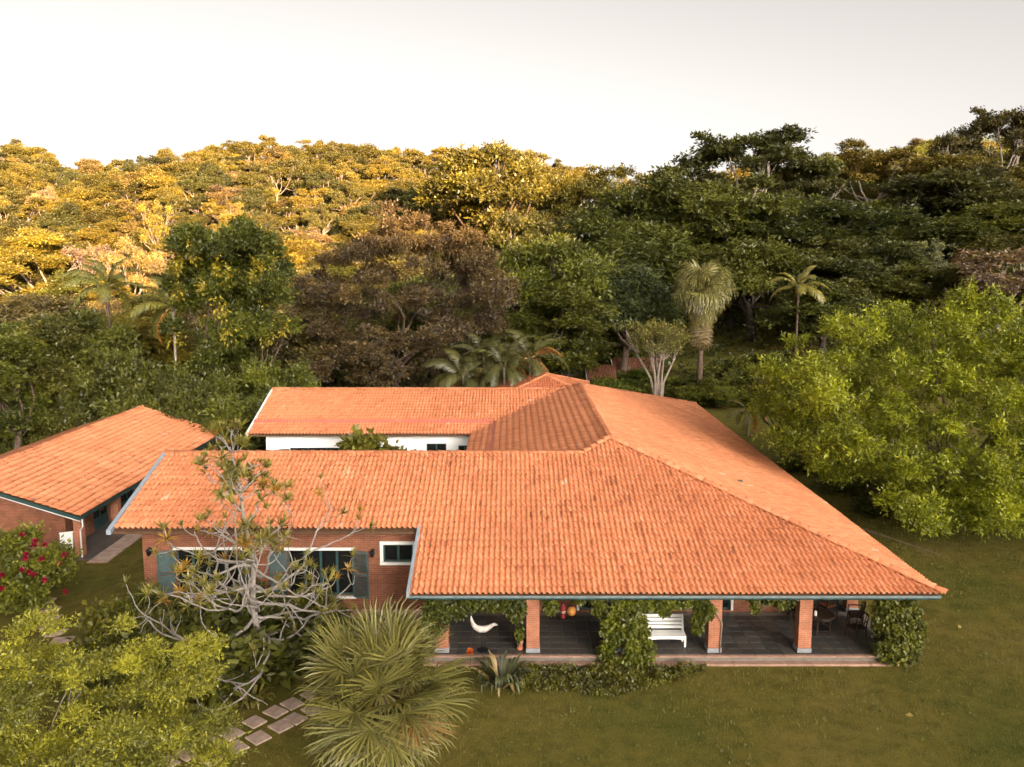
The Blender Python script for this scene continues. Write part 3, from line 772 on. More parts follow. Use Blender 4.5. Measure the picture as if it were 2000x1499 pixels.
# paved strip beside the pavilion and stepping stones
ws = MB().box(-20.22, -19.25, 38.55, 60, -.62, -.462).build('walkway', M['pink_stone'])
tag(ws, 'pinkish paved walkway along the open side of the pavilion', None, None, 'structure')
y = 38.6; 
while y < 52:
    for x0, x1 in ((-20.2, -19.75), (-19.74, -19.27)):
        h_ = random.uniform(.42, .5)
    me = MB().box(-20.2, -19.74, y, y + .44, -.47, -.445 + random.uniform(-.004, .004)).mesh('paving_stone', False, .008); link('paving_stone', me, M['paver'], ws)
    me = MB().box(-19.73, -19.27, y + .0, y + .44, -.47, -.445 + random.uniform(-.004, .004)).mesh('paving_stone', False, .008); link('paving_stone', me, M['paver'], ws)
    y += .455
pathE = empty('garden_path', (-7.4, 23.2, 0)); tag(pathE, 'double row of square pink stepping stones in the grass', None, None, 'structure')
PIX = [(571, 1375), (538, 1391), (497, 1411), (549, 1419), (505, 1441), (461, 1460), (576, 1404), (453, 1434), (415, 1482), (410, 1452), (368, 1472), (325, 1492), (608, 1358), (612, 1387), (645, 1342), (650, 1370)]
d1 = (atz(538, 1391, 0) - atz(497, 1411, 0)).normalized()
for (a, b) in PIX:
    p = atz(a, b, 0.012); ang = math.atan2(d1.y, d1.x) + random.gauss(0, .04)
    me = MB().box(-.255 + random.uniform(-.02, .02), .255 + random.uniform(-.02, .02), -.30 + random.uniform(-.02, .02), .30 + random.uniform(-.02, .02), -.05, .035).mesh('stepping_stone', False, .018)
    o = link('stepping_stone', me, M['paver'], pathE); o.location = p - Vector(pathE.location); o.rotation_euler = (random.gauss(0, .01), random.gauss(0, .01), ang)
pathF = empty('side_path', (-18.8, 33, -.4)); tag(pathF, 'few worn stepping stones beside the red flowering bush', None, None, 'structure')
for (a, b) in ((118, 1112), (108, 1122), (82, 1172), (92, 1190), (100, 1208), (108, 1226), (118, 1246), (130, 1268)):
    p = atz(a, b, -.45); p.z = gz(p.x, p.y) + .012
    me = MB().box(-.5, .5, -.27, .27, -.05, .03).mesh('stepping_stone', False, .02)
    o = link('stepping_stone', me, M['paver'], pathF); o.location = p - Vector(pathF.location); o.rotation_euler = (0, 0, random.gauss(0.15, .1))

# ------------------------------------------------------------------ small roofs behind the house
def hip_hut(name, label, cx, cy, hw, hd, ez, apex_dz, tiles='tile'):
    t = empty(name, (cx, cy, 0), 0, label, 'building'); inv = Matrix.Translation((-cx, -cy, 0))
    sl = apex_dz / hw
    b = MB(); c = [(cx - hw, cy - hd, ez), (cx + hw, cy - hd, ez), (cx + hw, cy + hd, ez), (cx - hw, cy + hd, ez)]
    e0, e1 = (cx, cy - hd + hw, ez + apex_dz), (cx, cy + hd - hw, ez + apex_dz)
    b.add([(x, y, z - .06) for x, y, z in c] + [(e0[0], e0[1], e0[2] - .06), (e1[0], e1[1] + .01, e1[2] - .06)], [(0, 1, 4), (1, 2, 5, 4), (2, 3, 5), (3, 0, 4, 5), (3, 2, 1, 0)])
    rf = b.build('roof', M['soffit'], t); rf.matrix_parent_inverse = inv
    n = int(2 * max(hw, hd) / TW) + 2; m = int(hw * 1.1 / TC) + 3
    slope_piece('clay_tiles', rf, (cx - hw, cy - hd, ez), (1, 0, 0), sl, [(e0[:2], (1, 1)), (e0[:2], (-1, 1)), ((0, cy - hd - 1), (0, -1))], (0, n), (0, m), lichen, tiles)
    slope_piece('clay_tiles', rf, (cx + hw, cy - hd, ez), (0, 1, 0), sl, [(e0[:2], (-1, -1)), (e1[:2], (-1, 1)), ((cx, 0), (-1, 0))], (0, n), (0, m), no_stain, tiles)
    slope_piece('clay_tiles', rf, (cx - hw, cy + hd, ez), (0, -1, 0), sl, [(e0[:2], (1, -1)), (e1[:2], (1, 1)), ((cx, 0), (1, 0))], (0, n), (0, m), lichen, tiles)
    for p in (c[0], c[1]): caps_along(p, e0, rf)
    for p in (c[2], c[3]): caps_along(p, e1, rf)
    w = MB().box(cx - hw + .6, cx + hw - .6, cy - hd + .6, cy + hd - .6, -.3, ez - .1).build('wall', M['brick'], t); w.matrix_parent_inverse = inv
hip_hut('annex', 'small hip roofed annex peeking over the back wing ridge', 2.65, 67.2, 3.9, 4.4, 3.45, 1.25, 'tile_worn')
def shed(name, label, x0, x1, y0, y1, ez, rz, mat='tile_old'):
    t = empty(name, (x0, y0, 0), 0, label, 'building'); inv = Matrix.Translation((-x0, -y0, 0)); ry = (y0 + y1) / 2; sl = (rz - ez) / (ry - y0)
    b = MB()
    for a, c in ((y0, ry), (y1, ry)):
        top = [(x0, a, ez - .05), (x1, a, ez - .05), (x1, c, rz - .05), (x0, c, rz - .05)]
        b.add([Vector(p) for p in top] + [Vector(p) - Vector((0, 0, .07)) for p in top], [(0, 1, 2, 3), (7, 6, 5, 4)] + [(i, (i+1) % 4, 4 + (i+1) % 4, 4 + i) for i in range(4)])
    rf = b.build('roof', M['soffit'], t); rf.matrix_parent_inverse = inv
    n = int((x1 - x0) / TW) + 1; m = int((ry - y0) * 1.15 / TC) + 2
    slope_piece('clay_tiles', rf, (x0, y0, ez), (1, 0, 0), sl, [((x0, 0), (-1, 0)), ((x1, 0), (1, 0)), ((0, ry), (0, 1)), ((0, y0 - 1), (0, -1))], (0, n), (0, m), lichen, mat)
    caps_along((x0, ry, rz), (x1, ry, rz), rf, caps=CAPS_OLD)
    w = MB().box(x0 + .3, x1 - .3, y0 + .5, y1 - .5, -2, ez - .02).build('wall', M['dark_wood'], t); w.matrix_parent_inverse = inv
    v = MB().add([(x0 - .05, y0 - .02, ez - .16), (x0 - .05, y0 - .02, ez + .04), (x0 - .05, ry, rz + .04), (x0 - .05, ry, rz - .16), (x0 + .03, y0 - .02, ez - .16), (x0 + .03, y0 - .02, ez + .04), (x0 + .03, ry, rz + .04), (x0 + .03, ry, rz - .16)],
        [(0, 1, 2, 3), (7, 6, 5, 4), (0, 4, 5, 1), (1, 5, 6, 2), (2, 6, 7, 3), (3, 7, 4, 0)]).build('verge_board', M['white_paint'], t); v.matrix_parent_inverse = inv
shed('garden_shed', 'garden shed with dull old tile roof and white verge behind the hedge', 7.5, 10.5, 83.6, 88.5, 2.15, 3.1)
shed('long_shed', 'longer dull tiled shed roof half hidden by the pale branched tree', 11.2, 16.6, 91.5, 98, 1.75, 2.85)
p = at(1670, 578, 100)
shed('forest_hut', 'reddish hut roof between the forest and the yellow green tree', p.x - 3.5, p.x + 4.5, 98, 104, p.z - 1.2, p.z)

# ------------------------------------------------------------------ bench, table, chairs and ornaments on the veranda
bench = empty('garden_bench', (5.35, 28.25, .297), 0, 'white slatted garden bench behind the hanging creeper', 'bench'); bench.scale = (.94, .94, .94)
for sx in (-.75, .75):
    for (yy, z1) in ((-.27, .42), (.22, .42)):
        MB().box(sx - .035, sx + .035, yy - .035, yy + .035, 0, z1).build('leg', M['white_paint'], bench, False, .006)
    b = MB(); b.obox((sx, .285, .70), Vector((1, 0, 0)), Vector((0, .97, -.22)).normalized(), Vector((0, .22, .97)).normalized(), .035, .03, .34); b.build('back_post', M['white_paint'], bench, False, .006)
MB().box(-.72, .72, -.29, -.255, .33, .415).box(-.72, .72, .2, .235, .33, .415).build('apron', M['white_paint'], bench, False, .006)
arch = MB()
for k in range(12):
    u0, u1 = -.71 + k * .1183, -.71 + (k + 1) * .1183; h0 = .33 - .05 * abs(u0 / .71) ** 3; arch.box(u0, u1, -.285, -.26, h0 - .02, .3299)
arch.build('brace', M['white_paint'], bench)
for k in range(5): MB().box(-.79, .79, -.31 + k * .115, -.31 + k * .115 + .095, .42, .45).build('seat_slat', M['white_paint'], bench, False, .006)
for k in range(4):
    z = .56 + k * .135; y = .245 + (z - .45) * .22
    MB().obox((0, y, z), Vector((1, 0, 0)), Vector((0, .97, -.22)).normalized(), Vector((0, .22, .97)).normalized(), .79, .013, .056).build('back_slat', M['white_paint'], bench, False, .005)

tab = empty('veranda_table', (11.2, 29.15, .297), R(8), 'dark wooden table with thick round-cornered top on the veranda', 'table')
prof = [(.46, .66), (.5, .68), (.5, .72), (.48, .735), (0, .735)]
MB().lathe((0, 0, 0), [(0, .655)] + prof, 20).build('table_top', M['dark_wood'], tab)
MB().lathe((0, 0, 0), [(.40, .56), (.42, .60), (.42, .654)], 20).build('apron', M['wicker'], tab)
for k in range(4):
    a = math.pi / 4 + k * math.pi / 2
    MB().tube([(.36 * math.cos(a), .36 * math.sin(a), .64), (.33 * math.cos(a), .33 * math.sin(a), .3), (.36 * math.cos(a), .36 * math.sin(a), 0)], [.035, .028, .035], 8).build('leg', M['dark_wood'], tab)
MB().lathe((0, 0, 0), [(0, .16), (.30, .16), (.30, .19), (0, .19)], 16).build('shelf', M['wicker'], tab)
def chair(x, y, rz, label, cushion=None):
    t = empty('veranda_chair', (x, y, .297), rz, label, 'chair', 'chairs around the veranda table')
    W = M['dark_wood']
    # front faces -y
    for sx in (-1, 1):
        MB().tube([(sx * .25, -.24, 0), (sx * .255, -.23, .3), (sx * .26, -.22, .64)], [.022, .024, .02], 6).build('leg', W, t)
        MB().tube([(sx * .24, .27, 0), (sx * .235, .2, .42), (sx * .25, .29, .86)], [.022, .026, .02], 6).build('leg', W, t)
        MB().tube([(sx * .265, -.25, .63), (sx * .29, -.05, .66), (sx * .25, .25, .68)], [.026, .024, .022], 6).build('arm', W, t)
    MB().box(-.25, .25, -.25, .24, .38, .43).build('seat', M['wicker'], t, False, .015)
    if cushion: MB().box(-.23, .23, -.23, .22, .432, .50).build('cushion', M[cushion], t, False, .025)
    MB().tube([(-.25, .29, .85), (-.1, .325, .90), (.1, .325, .90), (.25, .29, .85)], .024, 6).build('top_rail', W, t)
    MB().tube([(-.24, .25, .62), (0, .285, .63), (.24, .25, .62)], .017, 6).build('back_rail', W, t)
    for k in (-.12, 0, .12): MB().tube([(k, .225, .43), (k, .27, .63), (k, .318, .89)], .012, 5).build('spindle', W, t)
chair(12.35, 28.75, R(-70), 'dark wooden armchair nearest the lawn, right of the veranda table')
chair(10.75, 30.45, R(172), 'dark armchair behind the veranda table beside the brick pillar')
chair(12.0, 30.6, R(-158), 'dark armchair with terracotta cushion behind the veranda table', 'terracotta')
chair(12.75, 29.85, R(-105), 'dark armchair half hidden by the corner creeper')
cd = empty('candle_jar', (10.95, 29.0, 1.033), 0, 'small white candle jar on the dark veranda table', 'jar')
MB().lathe((0, 0, 0), [(0, 0), (.05, 0), (.05, .15), (.042, .155), (.04, .13), (0, .13)], 12).build('glass', M['white_paint'], cd)
MB().lathe((0, 0, 0), [(.0, .131), (.038, .131), (.036, .16), (.01, .165), (.008, .185), (0, .19)], 10).build('candle', M['white'], cd)

bird = empty('bird_sculpture', (-1.0, 27.75, .297), 0, 'white carved bird sculpture on a thin black stand beside the flax', 'sculpture')
path = [(-.42, 0, 1.26), (-.40, 0, 1.12), (-.36, 0, .98), (-.27, 0, .85), (-.10, 0, .77), (.08, 0, .78), (.22, 0, .85), (.33, 0, .93), (.41, 0, .95), (.50, 0, .925)]
MB().tube(path, [.018, .05, .07, .10, .125, .115, .085, .055, .06, .008], 10).build('body', M['bird'], bird, True)
MB().tube([(-.06, 0, .70), (-.06, 0, 0.02)], .012, 6).build('leg', M['iron'], bird)
MB().tube([(.06, 0, .70), (.04, 0, 0.02)], .012, 6).build('leg', M['iron'], bird)
MB().lathe((-.01, 0, 0), [(0, .02), (.2, .02), (.2, 0), (0, 0)], 14).build('base', M['iron'], bird)

def hanging(name, label, x, y, z, mat, prof, n=12, cat='ornament'):
    t = empty(name, (x, y, z), 0, label, cat)
    MB().lathe((0, 0, 0), prof, n).build('body', M[mat], t)
    MB().tube([(0, 0, max(p[1] for p in prof)), (0, 0, max(.3, zf(y) - .16 - z))], .006, 5).build('cord', M['iron'], t)
    return t
r_o = hanging('hanging_ornament', 'red and pink cloth ornament hanging in the dark veranda', 1.78, 28.0, 1.50, 'red', [(0, -.15), (.08, -.13), (.10, -.02), (.05, .02), (.09, .08), (.12, .22), (.10, .34), (.04, .42), (0, .44)])
MB().lathe((0, 0, .08), [(.097, -.02), (.105, .02), (.125, .07), (.118, .09)], 12).build('band', M['pink_stone'], r_o); r_o.scale = (.85, .85, .9)
o_o = hanging('paper_lantern', 'round orange paper lantern hanging beside the red ornament', 2.08, 28.1, 1.58, 'orange', [(0, -.17), (.06, -.165), (.13, -.11), (.165, 0), (.13, .11), (.06, .165), (0, .17)], 14, 'lantern')
MB().lathe((0, 0, 0), [(0, .172), (.055, .168), (.055, .195), (0, .2)], 12).build('cap', M['iron'], o_o)
pot = empty('clay_figure', (.28, 27.85, .297), 0, 'slim pink terracotta figure standing left of the brick pillar', 'figure')
MB().lathe((0, 0, 0), [(0, 0), (.11, 0), (.12, .04), (.09, .12), (.12, .28), (.10, .42), (.05, .50), (.07, .58), (.075, .66), (.04, .74), (0, .76)], 14).build('body', M['terracotta'], pot)
MB().lathe((0, 0, 0), [(.112, .22), (.128, .27), (.123, .31), (.105, .34)], 14).build('band', M['pink_stone'], pot)

lounge = empty('white_lounge_chair', (-21.75, 39.75, -.455), R(25), 'cream canvas deck chair leaning by the pavilion wall', 'chair')
MB().obox((0, .15, .62), Vector((1, 0, 0)), Vector((0, .9, -.44)).normalized(), Vector((0, .44, .9)).normalized(), .32, .02, .42).build('backrest', M['white_paint'], lounge, False, .01)
MB().obox((0, -.35, .30), Vector((1, 0, 0)), Vector((0, 1, -.1)).normalized(), Vector((0, .1, 1)).normalized(), .32, .36, .02).build('seat', M['white_paint'], lounge, False, .01)
for sx in (-.3, .3):
    MB().tube([(sx, -.7, 0), (sx, -.3, .28), (sx, .3, .95)], .02, 6).build('leg', M['bark_pale'], lounge)
    MB().tube([(sx, .35, 0), (sx, -.1, .3), (sx, -.7, .36)], .02, 6).build('leg', M['bark_pale'], lounge)
# ------------------------------------------------------------------ foliage tools
def unit(n, r=rng):
    v = r.normal(size=(n, 3)); return v / np.linalg.norm(v, axis=1, keepdims=True)
def norm(v): return v / np.maximum(np.linalg.norm(v, axis=1, keepdims=True), 1e-9)
def leaf_geo(P, D, L, W, v, upb=0.9, r=rng, fold=0.12, tri=False):
    n = len(P); L = np.broadcast_to(np.asarray(L, float), (n,))[:, None]; W = np.broadcast_to(np.asarray(W, float), (n,))[:, None]
    ref = np.array([0, 0, upb]) + unit(n, r) * 0.8
    Sd = norm(np.cross(D, ref)); Nn = np.cross(Sd, D)
    if tri:
        V = np.stack([P + Sd * W * .5, P - Sd * W * .5, P + D * L - np.array([0, 0, 1]) * L * .08], 1).reshape(-1, 3)
        return V, np.arange(3 * n).reshape(n, 3), np.repeat(np.clip(v, 0, 1), 3)
    a = P; b = P + D * L * .45 + Sd * W * .5 + Nn * W * fold; c = P + D * L - np.array([0, 0, 1]) * L * .08; d = P + D * L * .45 - Sd * W * .5 + Nn * W * fold
    V = np.stack([a, b, c, d], 1).reshape(-1, 3)
    F = np.arange(4 * n).reshape(n, 4)
    return V, F, np.repeat(np.clip(v, 0, 1), 4)
def crown_leaves(lobes, sub, K, L, W, sub_r, r, flat=0.6, droop=0.0, zlow=-0.45, reach=(0.5, 1.12), vm=0.40, vs=0.26, gap=0.25, tri=False):
    """twigs radiating unevenly from each lobe, leaves crowded on their outer ends, whole sprays missing here and there"""
    lobes = np.asarray(lobes, float)
    area = (lobes[:, 3] * lobes[:, 4]) ** .8; ns = np.maximum(4, (sub * area / area.sum()).astype(int))
    li = np.repeat(np.arange(len(lobes)), ns)
    d = unit(len(li) * 3, r); d = d[d[:, 2] > zlow][:len(li)]; li = li[:len(d)]
    fr = r.uniform(*reach, len(d)) + (r.random(len(d)) < .14) * r.uniform(.1, .45, len(d))
    arm = lobes[li, 3:6] * d * fr[:, None]
    C = lobes[li, :3] + arm
    sc = 0.9 / max(sub_r, .05) * .35
    g = noise2(C[:, 0] * sc + C[:, 2] * sc * .6 + 7, C[:, 1] * sc - C[:, 2] * sc * .7 + 3)
    k = g > gap; C, arm, li, d = C[k], arm[k], li[k], d[k]
    lv = r.normal(vm, vs * .6, len(lobes))[li]; cv = lv + r.normal(0, vs * .8, len(C))
    n = len(C) * K; u = unit(n, r); rad = (r.random(n) ** 0.6)[:, None]; t = (r.random(n) ** 1.6 * .55)[:, None]
    size = np.repeat(r.uniform(.55, 1.35, len(C)), K)[:, None]
    P = np.repeat(C, K, 0) - np.repeat(arm, K, 0) * t + u * rad * sub_r * size * np.array([1, 1, flat])
    D = norm(np.repeat(d, K, 0) * 0.4 + u * 0.7 + r.normal(size=u.shape) * 0.45 + np.array([0, 0, 0.18 - droop]))
    v = np.repeat(cv, K) + r.normal(0, 0.18, n)
    s = r.uniform(0.6, 1.3, n)
    return leaf_geo(P, D, L * s, W * s, v, r=r, tri=tri)
def limb_path(a, b, r, sag=0.15, n=5):
    a = np.array(a, float); b = np.array(b, float); L = np.linalg.norm(b - a); pts = []
    side = r.normal(size=3) * L * 0.07
    for i in range(n):
        t = i / (n - 1); p = a + (b - a) * t; p = p + side * math.sin(math.pi * t) + np.array([0, 0, -1]) * sag * L * math.sin(math.pi * t) * .5
        pts.append(tuple(p))
    return pts
def woody(lobes, fork, base_r, r, height, lean=(0, 0), n_limbs=10, twig=0.25):
    """tapered trunk to the fork, limbs to the lobes"""
    mb = MB(); fz = fork
    tp = [(lean[0] * t + r.normal() * .03 * fz * .3, lean[1] * t, fz * t) for t in np.linspace(0, 1, 5)]; tp[0] = (0, 0, -.6)
    mb.tube(tp, [base_r * 1.35, base_r * 1.05, base_r * .95, base_r * .88, base_r * .82], 8)
    top = tp[-1]
    ls = list(range(len(lobes)))[::max(1, len(lobes) // n_limbs)]
    for i in ls:
        c = np.array(lobes[i][:3]); st = np.array(top) * r.uniform(.72, 1.0)
        d = np.linalg.norm(c - st)
        mb.tube(limb_path(st, c, r, .25), [base_r * .5, base_r * .4, base_r * .3, base_r * .2, base_r * .1], 5, False)
        for k in range(3):
            e = c + unit(1, r)[0] * np.array(lobes[i][3:6]) * .8
            mb.tube(limb_path(st * .3 + c * .7, e, r, .1, 3), [base_r * .16, base_r * .1, base_r * .05], 4, False)
    return mb

LIB = {}
def lib_tree(kind, seed, detail=1.0):
    key = (kind, seed, detail)
    if key in LIB: return LIB[key]
    r = np.random.default_rng(seed * 31 + sum(map(ord, kind)))
    lobes = []
    if kind == 'dense':
        W, H = 10.0, 12.0
        for i in range(30):
            d = unit(1, r)[0] * r.random() ** .36; s = .8 * 2.6 ** r.random(); lobes.append((d[0] * 3.8, d[1] * 3.8, 6.9 + d[2] * 3.7, s, s, s * .8))
        g = crown_leaves(lobes, int(2300 * detail), 17, .27, .17, .42, r, tri=True); fk, br, bk = 3.6, .30, 'bark'
    elif kind == 'umbrella':
        W, H = 12.0, 11.0
        for i in range(34):
            a = r.random() * 6.28; q = r.random() ** .5; s = .7 * 2.5 ** r.random(); lobes.append((math.cos(a) * q * 5.0, math.sin(a) * q * 5.0, 9.5 - 3.6 * q ** 2 + r.normal() * .7, s, s, s * .66))
        g = crown_leaves(lobes, int(2000 * detail), 16, .26, .16, .37, r, .55, zlow=-.25, tri=True); fk, br, bk = 4.6, .28, 'bark_pale'
    elif kind == 'tall':
        W, H = 6.5, 14.0
        for i in range(26):
            t = i / 25; q = 2.0 * (1 - (2 * t - .9) ** 2 * .55); a = r.random() * 6.28; s = .7 * 2.4 ** r.random(); lobes.append((math.cos(a) * q * .9, math.sin(a) * q * .9, 3.6 + t * 9.2, s, s, s * .9))
        g = crown_leaves(lobes, int(1900 * detail), 16, .26, .16, .38, r, tri=True); fk, br, bk = 4.2, .24, 'bark'
    elif kind == 'sparse':
        W, H = 8.5, 11.0
        for i in range(24):
            a = r.random() * 6.28; q = r.random() ** .5; s = r.uniform(.45, 1.2); lobes.append((math.cos(a) * q * 3.4, math.sin(a) * q * 3.4, 6.2 + r.random() * 4.0 - q, s, s, s * .7))
        g = crown_leaves(lobes, int(700 * detail), 12, .28, .15, .34, r, .6, gap=.34); fk, br, bk = 4.4, .20, 'bark_pale'
    elif kind == 'droopy':
        W, H = 9.0, 11.0
        for i in range(26):
            a = r.random() * 6.28; q = r.random() ** .5; s = .8 * 2.3 ** r.random(); lobes.append((math.cos(a) * q * 3.3, math.sin(a) * q * 3.3, 8.6 - q * q * 3.5 + r.normal() * .6, s, s, s * 1.1))
        g = crown_leaves(lobes, int(2100 * detail), 16, .36, .13, .42, r, .9, .5, tri=True); fk, br, bk = 3.8, .26, 'bark'
    elif kind == 'mound':
        W, H = 4.6, 3.0
        for i in range(18):
            a = r.random() * 6.28; q = r.random() ** .5; s = .4 * 2.6 ** r.random(); lobes.append((math.cos(a) * q * 1.5, math.sin(a) * q * 1.5, .7 + r.random() * 1.3 * (1 - q * .5), s, s, s * .85))
        g = crown_leaves(lobes, int(560 * detail), 13, .25, .14, .26, r, .7); fk, br, bk = .5, .09, 'bark'
    elif kind == 'thicket':
        W, H = 9.0, 6.5
        for i in range(42):
            a = r.random() * 6.28; q = r.random() ** .5; s = .6 * 2.6 ** r.random(); lobes.append((math.cos(a) * q * 3.6, math.sin(a) * q * 3.6, .8 + r.random() * 4.6 * (1 - q * .45), s, s, s * .85))
        g = crown_leaves(lobes, int(2300 * detail), 17, .24, .145, .33, r, .75, tri=True); fk, br, bk = 1.0, .14, 'bark'
    elif kind == 'bigleaf':
        W, H = 3.4, 2.4
        for i in range(8):
            a = r.random() * 6.28; q = r.random() ** .5; s = r.uniform(.55, .85); lobes.append((math.cos(a) * q * 1.05, math.sin(a) * q * 1.05, .6 + r.random() * 1.0, s, s, s * .9))
        g = crown_leaves(lobes, int(330 * detail), 9, .28, .14, .24, r, .8, .2, vs=.3); fk, br, bk = .4, .06, 'bark'
    V, F, v = g
    V[:, 2] = np.maximum(V[:, 2], 0.02)
    me = mesh_np('crown', V, F, False, {'v': v}); me.materials.append(M['leaf'])
    tm = woody(lobes, fk, br, r, H, (r.normal() * .3, r.normal() * .3)).mesh('trunk', True); tm.materials.append(M[bk])
    W2 = np.percentile(V[:, 0], 98.5) - np.percentile(V[:, 0], 1.5); H2 = np.percentile(V[:, 2], 99.6)
    LIB[key] = (me, tm, W2, H2, V, F, v, lobes)
    return LIB[key]

def plant(kind, seed, x, y, width, height, color, label, name, cat='tree', group=None, rz=None, detail=1.0, zoff=0.0, trunk=True, bark=None):
    me, tm, W, H = lib_tree(kind, seed, detail)[:4]
    z = gz(x, y) + zoff
    t = empty(name, (x, y, z), random.random() * 6.28 if rz is None else rz, label, cat, group)
    t.scale = (width / W, width / W, height / H)
    link('crown', me, None, t, color)
    if trunk:
        o = link('trunk', tm, None, t)
        if bark:
            o.material_slots[0].link = 'OBJECT'; o.material_slots[0].material = M[bark]
    return t
def place(kind, seed, px, ptop, wpx, d, color, label, name, cat='tree', group=None, **kw):
    p = at(px, ptop, d); z0 = gz(p.x, p.y) + kw.get('zoff', 0)
    w = wpx * d / FPX
    return plant(kind, seed, p.x, p.y, w, max(.8, p.z - z0), color, label, name, cat, group, **kw)

